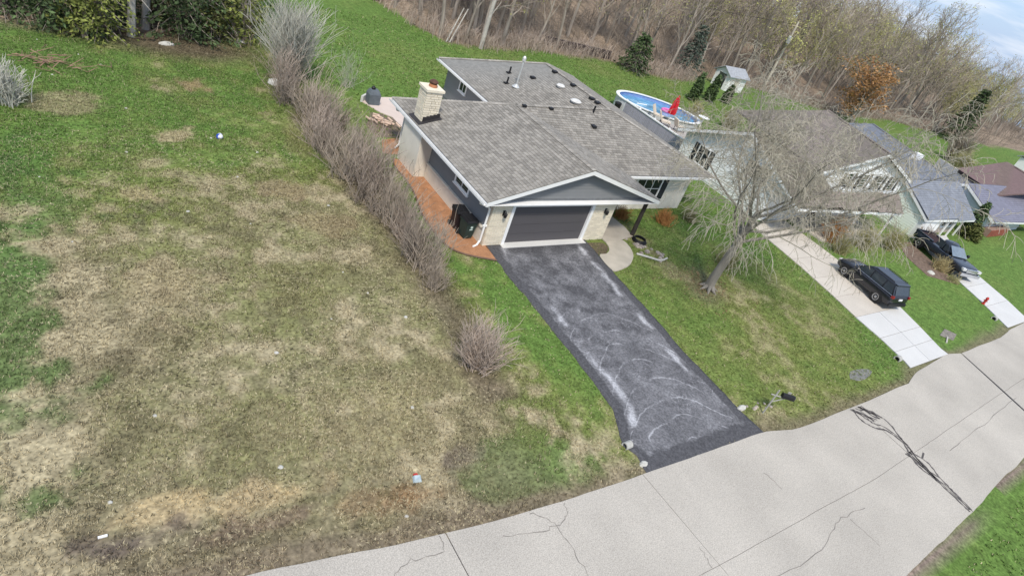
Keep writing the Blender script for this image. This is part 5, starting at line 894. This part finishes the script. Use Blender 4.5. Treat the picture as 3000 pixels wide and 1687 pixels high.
hy = thing('fire_hydrant', 'small red fire hydrant on the grass at the edge of the white driveway', 'hydrant', (34.85, -10.3, 0)); m_hy = mat('hydrant_red', (.45, .035, .03), .5, var=.1); MB().lathe([(.13, 0), (.13, .05), (.08, .06), (.08, .4), (.11, .42), (.11, .46), (.07, .55), (.02, .58)], 12, (34.85, -10.3, 0)).build('barrel', m_hy, hy)
for an in (0, 2.1, 4.2): MB().tube([(34.85, -10.3, .3), (34.85 + .14 * math.cos(an), -10.3 + .14 * math.sin(an), .3)], .035, 8).build('nozzle', m_hy, hy)
up = thing('utility_pole', 'pale wooden utility pole with a grey transformer rising above the woods', 'utility pole', (64.4, 33.2, 0)); zp = hz(64.4, 33.2); MB().tube([(64.4, 33.2, zp - .5), (64.4, 33.2, 9.4)], [.2, .14], 8).build('pole', mat('pale_pole', (.52, .47, .39), .9, var=.15), up); MB().lathe([(.02, -.02), (.27, 0), (.27, .85), (.1, .95)], 12, (64.05, 33.0, 6.6)).build('transformer', mat('transformer_grey', (.45, .46, .47), .6), up); MB().box(63.4, 65.4, 33.14, 33.26, 8.75, 8.87).build('crossarm', m_wood, up)
for dx in (-.9, .9): tag(MB().tube(curve([(64.4 + dx, 33.2, 8.95), (30, 36.5, 7.2 + dx * .1), (-5, 41, 8.6)], 10), .012, 4, tone=0).build('overhead_wire', m_black), 'thin overhead wire left of the utility pole, %s of the pair' % ('nearer' if dx < 0 else 'farther'), 'wire', 'overhead wires')
def rock(x, y, r, m, label, cat='stone', group=None, fl=.65, el=1.0, seed=0, name='stone', z=None):
    rnd = random.Random(seed or int(x * 71 + y * 13)); mb = MB(); n = 8; rings = [(-.35, .7), (0, 1), (.5, .85), (.85, .45)]; vs = []
    for zz, rr in rings:
        for j in range(n): a = j * 6.283 / n; q = r * rr * rnd.uniform(.82, 1.15); vs.append((x + q * math.cos(a) * el, y + q * math.sin(a) / el, (z or 0) + r * fl * zz + rnd.uniform(-.04, .04) * r))
    mb.add(vs, [(i * n + j, i * n + (j + 1) % n, (i + 1) * n + (j + 1) % n, (i + 1) * n + j) for i in range(3) for j in range(n)] + [tuple(range(n))[::-1], tuple(3 * n + j for j in range(n))]); o = thing(name, label, cat, (x, y, 0), group) if False else None
    me = mb.mesh(name, m, (x, y, 0)); ob = link(name, me); ob.location = (x, y, 0); return tag(ob, label, cat, group)
m_rock = mat('pale_rock', (.50, .485, .44), .9, var=.15, scale=8, bump=.4); m_rock2 = mat('mixed_rock', (.36, .31, .27), .9, var=.3, scale=6, bump=.5, objvar=.3)
rock(-6.15, 17.5, .42, m_rock, 'large white boulder at the back end of the hedge', fl=.8); rock(-5.25, -6.6, .11, m_rock, 'small white stone at the foot of the round shrub'); rock(-1.9, -12.8, .16, m_rock, 'white stone at the left corner of the driveway mouth', el=1.3); rock(4.5, -12.0, .2, m_rock, 'long white stone at the right edge of the asphalt driveway', el=1.5)
rock(-11.2, 22.0, .3, m_rock, 'flat pale stone before the two pale trunks', el=1.5); rock(-6.7, 24.0, .3, m_rock, 'flat pale stone before the yellow-green bush', el=1.6)
for i in range(9): rock(4.75 + i * .17 + random.uniform(-.05, .05), -11.95 + random.uniform(-.2, .1) - i * .03, random.uniform(.05, .09), m_rock2, 'small pebble in the short row between the driveway and the mailbox', 'stone', 'pebbles by the mailbox')
from_px = [(-17.4, 20.4), (-14.8, 17.8), (-16.9, 15.9), (-11.0, 9.9), (-14.6, 8.2), (-10.6, 6.2), (-13.0, 3.4), (-9.2, 8.6), (-10.9, 2.4), (-16.8, 1.6), (-8.3, -1.2), (-12.8, -9.4), (-6.9, -4.2), (-7.8, -2.6), (-17.6, 6.0), (-9.6, -3.8), (-14.2, 12.6), (-15.4, -6.8), (-7.3, 3.7), (-8.5, -8.4), (-11.8, -5.1), (-15.7, 18.9), (-10.2, -11.9), (-16.6, -9.2)]
for x, y in from_px: rock(x, y, random.uniform(.035, .08), m_rock, 'small white stone lying in the patchy field', 'stone', 'white stones in the patchy field')
for i in range(20): a = rnd.uniform(0, 6.3); rock(8.9 + random.gauss(0, .45), -1.25 + random.gauss(0, .55), random.uniform(.1, .2), m_rock2, 'rounded mixed stone in the rock bed right of the curved pad', 'stone', 'stones of the rock bed')
hs = MB()
for k in range(4): hs.tube([(9.0 + (.42 - k * .03) * math.cos(a), -.45 + (.42 - k * .03) * math.sin(a), .05 + k * .045) for a in np.linspace(0, 6.283, 22)], .03, 5, cap=False)
tag(hs.build('hose_coil', m_black), 'black coiled garden hose lying beside the rock bed', 'hose')
ec = curve([(7.75, -1.6, .06), (8.3, -2.0, .08), (8.9, -2.35, .07), (9.6, -2.2, .05)], 5); tag(MB().tube(ec, .06, 6).build('bed_edging', m_rock), 'pale curved edging log in front of the rock bed', 'edging')
def culvert(x, y, dx, dy, r, lb):
    t = thing('culvert_pipe', lb, 'culvert', (x, y, 0), 'culvert pipe ends'); D = Vector((dx, dy, 0)).normalized(); U = Vector((0, 0, 1)); S = D.cross(U); mb = MB(); n = 14
    for r0, r1 in ((r, r * .74),):
        vs = [Vector((x, y, r * .45)) + D * s + (S * math.cos(a) + U * math.sin(a)) * q for s, q in ((0, r), (.3, r), (.3, r1), (0, r1)) for a in [j * 6.283 / n for j in range(n)]]; mb.add(vs, [(i * n + j, i * n + (j + 1) % n, ((i + 1) % 4) * n + (j + 1) % n, ((i + 1) % 4) * n + j) for i in range(4) for j in range(n)])
    mb.build('pipe', mat('old_pipe', (.42, .41, .38), .9, var=.2, scale=7), t); mb = MB().add([Vector((x, y, r * .45)) + D * .12 + (S * math.cos(a) + U * math.sin(a)) * r * .75 for a in [j * 6.283 / n for j in range(n)]], [tuple(range(n))]); mb.build('opening', m_black, t)  # flat black disc inside the pipe, shade of the hollow put into colour
culvert(-2.15, -12.0, 1, .05, .14, 'white-rimmed culvert pipe end at the left edge of the asphalt driveway'); culvert(17.75, -12.2, 1, .0, .17, 'white-rimmed culvert pipe end left of the pale concrete driveway'); culvert(33.0, -11.7, 1, 0, .17, 'white-rimmed culvert pipe end left of the white driveway')
gp = MB().slab([tuple(p)[:2] for p in curve([(12.7, -12.35, 0), (13.3, -12.0, 0), (14.3, -12.05, 0), (14.9, -12.3, 0), (14.2, -12.55, 0), (13.2, -12.6, 0), (12.7, -12.35, 0)], 4)[:-1]], -.05, .012).build('worn_patch', mat('bare_grey_soil', (.19, .19, .175), .95, var=.2, scale=5, bump=.4), kind='structure')
gp = MB().slab([(24.6, -11.6), (26.0, -11.3), (26.4, -11.9), (25.2, -12.2)], -.05, .03).build('planting_bed', mat('grey_bed', (.22, .2, .17), .95, var=.35, scale=7, bump=.7), kind='structure')
gp = MB().slab([(33.2, -6.8), (34.3, -4.6), (36.2, -2.8), (38.2, -2.9), (37.2, -5.0), (35.6, -8.2)], -.05, .02).build('planting_bed', mat('brown_bed', (.17, .12, .09), .95, var=.35, scale=5, bump=.7), kind='structure')
rock(34.2, -6.6, .3, m_rock, 'white boulder at the edge of the bed beside the pickup truck')
tag(MB().tube([(24.2, -12.2, .03), (25.0, -11.9, .06)], .05, 5).build('stick', m_pale_bark), 'pale stick lying on the grey bed by the road', 'stick')
# firewood, grill, litter
fw = thing('firewood_pile', 'scattered pile of pale split firewood beside the patio', 'firewood', (-1.1, 13.2, 0)); m_fw = mat('split_wood', (.62, .46, .36), .85, var=.2, objvar=.25)
for k in range(20):
    a = rnd.gauss(2.2, .5); c = Vector((-1.15 + rnd.gauss(0, .32), 13.15 + rnd.gauss(0, .5), .09 + .1 * (k % 3))); u = Vector((math.cos(a), math.sin(a), rnd.gauss(0, .1))) * .2; MB().tube([c - u, c + u], [.06, .05], 5).build('log', m_fw, fw)
gr = thing('covered_grill', 'grey covered grill standing at the corner of the patio', 'grill', (-.65, 15.75, .05)); MB().loft([[(-1.0, 15.45, .05), (-.3, 15.45, .05), (-.3, 16.05, .05), (-1.0, 16.05, .05)], [(-1.02, 15.43, .7), (-.28, 15.43, .7), (-.28, 16.07, .7), (-1.02, 16.07, .7)], [(-.9, 15.55, .95), (-.4, 15.55, .95), (-.4, 15.95, .95), (-.9, 15.95, .95)]]).build('cover', mat('grill_cover', (.12, .14, .16), .7, var=.15), gr); MB().lathe([(.12, 0), (.14, .1), (.03, .22)], 10, (-.7, 15.8, .95)).build('top', m_black, gr)
bt = thing('plastic_jug', 'small white and blue plastic jug lying in the green part of the field', 'jug', (-10.6, 9.9, 0)); MB().lathe([(.1, -.14), (.12, -.1), (.12, .08), (.04, .16)], 10, M=Matrix.Translation((-10.6, 9.9, .12)) @ Matrix.Rotation(1.5, 4, 'X')).build('body', mat('white_plastic', (.75, .75, .8), .4), bt); MB().lathe([(.13, -.03), (.13, .03)], 10, M=Matrix.Translation((-10.66, 9.86, .13)) @ Matrix.Rotation(1.5, 4, 'X')).build('label_band', mat('blue_plastic', (.04, .1, .5), .4), bt)
ct = thing('litter_carton', 'crumpled pale carton with a red edge lying near the road', 'litter', (-9.45, -10.9, 0)); MB().loft([[(-9.6, -11, .01), (-9.35, -11.05, .01), (-9.3, -10.85, .01), (-9.55, -10.8, .01)], [(-9.57, -10.98, .1), (-9.4, -11.0, .14), (-9.34, -10.87, .1), (-9.52, -10.84, .12)]]).build('body', mat('pale_card', (.42, .5, .53), .8), ct); MB().box(-9.5, -9.38, -10.83, -10.74, .01, .05).build('flap', m_hy, ct)
tag(MB().box(-16.9, -16.72, -10.1, -10.05, .02, .06).build('board_scrap', m_white), 'short white board scrap lying in the field near the road', 'board')
bp_ = MB(); rnd = random.Random(2)
for k in range(38): a = rnd.gauss(.4, .8); c = Vector((-17.0 + rnd.gauss(0, .9), 17.2 + rnd.gauss(0, .5), .1 + abs(rnd.gauss(0, .16)))); u = Vector((math.cos(a), math.sin(a), rnd.gauss(0, .2))) * rnd.uniform(.25, .6); bp_.tube([c - u, c + u], [.025, .012], 3)
tag(bp_.build('brush_pile', mat('red_brush', (.25, .155, .11), .9, var=.3)), 'reddish-brown brush pile at the left edge of the field', 'brush pile')

# ------------------------------------------------------------------ pool and deck
PC, PA, PB_, PR = Vector((27.2, 17.7, 0)), 4.0, 2.6, -.62
def oval(k, z, n=40): return [PC + Vector((PA * k * math.cos(a) * math.cos(PR) - PB_ * k * math.sin(a) * math.sin(PR), PA * k * math.cos(a) * math.sin(PR) + PB_ * k * math.sin(a) * math.cos(PR), z)) for a in [j * 6.283185 / n for j in range(n)]]
po = thing('swimming_pool', 'oval above-ground swimming pool with pale rim and blue water behind the grey-roofed house', 'pool', (27.3, 17.9, 0))
def ringmesh(a, b): mb = MB(); n = len(a); mb.add(a + b, [(j, (j + 1) % n, n + (j + 1) % n, n + j) for j in range(n)]); return mb
q = MB(); n = 40; L4 = [oval(1.0, 0), oval(1.0, 1.25), oval(.985, 1.25), oval(.985, .3)]; q.add([p for l in L4 for p in l], [(i * n + j, i * n + (j + 1) % n, (i + 1) * n + (j + 1) % n, (i + 1) * n + j) for i in range(3) for j in range(n)]); q.build('pool_wall', mat('pool_wall', (.60, .62, .63), .5, var=.06), po)
q = MB(); L4 = [oval(1.03, 1.24), oval(1.03, 1.31), oval(.95, 1.31), oval(.95, 1.24)]; q.add([p for l in L4 for p in l], [(i * n + j, i * n + (j + 1) % n, ((i + 1) % 4) * n + (j + 1) % n, ((i + 1) % 4) * n + j) for i in range(4) for j in range(n)]); q.build('rim', m_white, po)
q = MB(); q.add(oval(.975, .95), [tuple(range(n))]); q.build('water', mat('pool_water', (.09, .26, .44), .06, var=.25, scale=1.3, bump=.25, bscale=5, c2=(.16, .38, .55), spec=.5), po)
q = ringmesh(oval(.978, 1.24), oval(.978, .9)); q.build('liner', mat('pool_liner', (.22, .33, .62), .5), po)
tag(MB().tube([PC + Vector((-1.7, 1.1, .98)), PC + Vector((-.6, .9, 1.0))], .05, 6).build('pool_noodle', m_white), 'long white float lying across the left end of the pool', 'pool float')
fl = MB(); ring = [PC + Vector((1.2 + .55 * math.cos(a), -.05 + .38 * math.sin(a), 1.05)) for a in np.linspace(0, 6.283, 20)]; fl.tube(ring, .13, 7, cap=False); tag(fl.build('pink_float', mat('pink_vinyl', (.72, .16, .42), .4)), 'pink inflatable ring floating on the pool water', 'pool float')
dkk = thing('pool_deck', 'raised wooden pool deck with a grey picket screen facing the house', 'deck', (24.2, 14, 0)); m_dk = mat('deck_boards', (.40, .37, .34), .85, var=.15); m_pk = mat('grey_pickets', (.36, .345, .40), .8, var=.08, objvar=.08)
for k in range(14): MB().box(22.62 + k * .24, 22.62 + k * .24 + .225, 9.8, 15.4 - max(0, k - 4) * .12, 1.08, 1.13).build('deck_board', m_dk, dkk)
for k in range(42): yy = 9.9 + k * .175; pbox('picket', m_pk, dkk, 22.48, 22.51, yy, yy + .15, .1, 1.62)
MB().box(22.43, 22.56, 9.85, 17.3, 1.62, 1.7).build('rail', m_white, dkk); MB().box(22.52, 22.56, 9.85, 17.3, .5, .58).build('rail', m_pk, dkk)
for yy in (9.9, 11.8, 13.6, 15.5, 17.25): MB().box(22.5, 22.6, yy - .05, yy + .05, 0, 1.78).build('post', m_white, dkk)
for k in range(22): xx = 22.7 + k * .16; pbox('picket', m_pk, dkk, xx, xx + .13, 9.83, 9.86, .1, 1.62)
um = thing('closed_umbrella', 'closed red patio umbrella standing on the pool deck', 'umbrella', (25.4, 14.6, 1.13)); MB().tube([(25.4, 14.6, 1.13), (25.4, 14.6, 3.5)], .03, 6).build('pole', m_white, um); ub = MB(); pr = [(.05, .0), (.28, .08), (.25, .6), (.17, 1.2), (.05, 1.6), (.02, 1.68)]; ub.lathe(pr, 16, (25.4, 14.6, 1.85))
for i, p in enumerate(ub.v): a = math.atan2(p[1] - 14.6, p[0] - 25.4); f = 1 + .28 * math.cos(8 * a); ub.v[i] = (25.4 + (p[0] - 25.4) * f, 14.6 + (p[1] - 14.6) * f, p[2])
ub.build('canopy', mat('red_canvas', (.55, .02, .035), .75, var=.15, scale=3), um); MB().lathe([(.28, 0), (.28, .07), (.05, .12)], 12, (25.4, 14.6, 1.13)).build('base', m_black, um)
def lounger(x, y, rz, lb):
    t = thing('deck_chair', lb, 'chair', (x, y, 1.13), 'cream deck chairs by the pool', rz); m_c = mat('cream_cushion', (.64, .56, .46), .85, var=.06); link('seat', MB().box(-.28, .28, -.45, .35, .34, .44).mesh('seat', m_c), t); M = Matrix.Translation((0, .35, .42)) @ Matrix.Rotation(-.5, 4, 'X'); link('backrest', MB().box(-.28, .28, -.05, .05, 0, .72, M).mesh('backrest', m_c), t)
    for sx in (-.25, .25):
        for sy in (-.4, .3): link('leg', MB().tube([(sx, sy, 0), (sx, sy, .34)], .025, 5).mesh('leg', m_black), t)
lounger(24.5, 15.1, .5, 'cream deck chair left of the red umbrella'); lounger(24.2, 13.9, .9, 'cream deck chair in front of the red umbrella'); lounger(25.0, 12.9, 1.4, 'cream deck chair right of the red umbrella')
rt = thing('round_table', 'round white table at the right end of the pool', 'table', (30.3, 15.0, 0)); MB().lathe([(.5, 0), (.52, .04), (.1, .05)], 18, (30.3, 15.0, 1.75)).build('tabletop', m_white, rt); MB().tube([(30.3, 15, 0), (30.3, 15, 1.75)], .06, 6).build('leg', m_white, rt)
dk2 = thing('side_deck', 'weathered low wooden deck between the pool and the white neighbour house', 'deck', (30, 12, 0))
for k in range(16): MB().prism([(26.5 + k * .3, 9.5 + k * .1, .5), (26.78 + k * .3, 9.5 + k * .1, .5), (28.3 + k * .3, 13.6 - k * .06, .5), (28.02 + k * .3, 13.6 - k * .06, .5)], (0, 0, .06)).build('deck_board', mat('weathered_boards', (.42, .36, .32), .9, var=.2, objvar=.15), dk2)
gl = thing('trash_can', 'dark round garbage can at the foot of the pool wall', 'bin', (23.2, 18.7, 0)); MB().lathe([(.24, 0), (.3, .8), (.32, .82), (.3, .9), (.1, .96)], 12, (23.2, 18.7, 0)).build('body', m_black, gl)
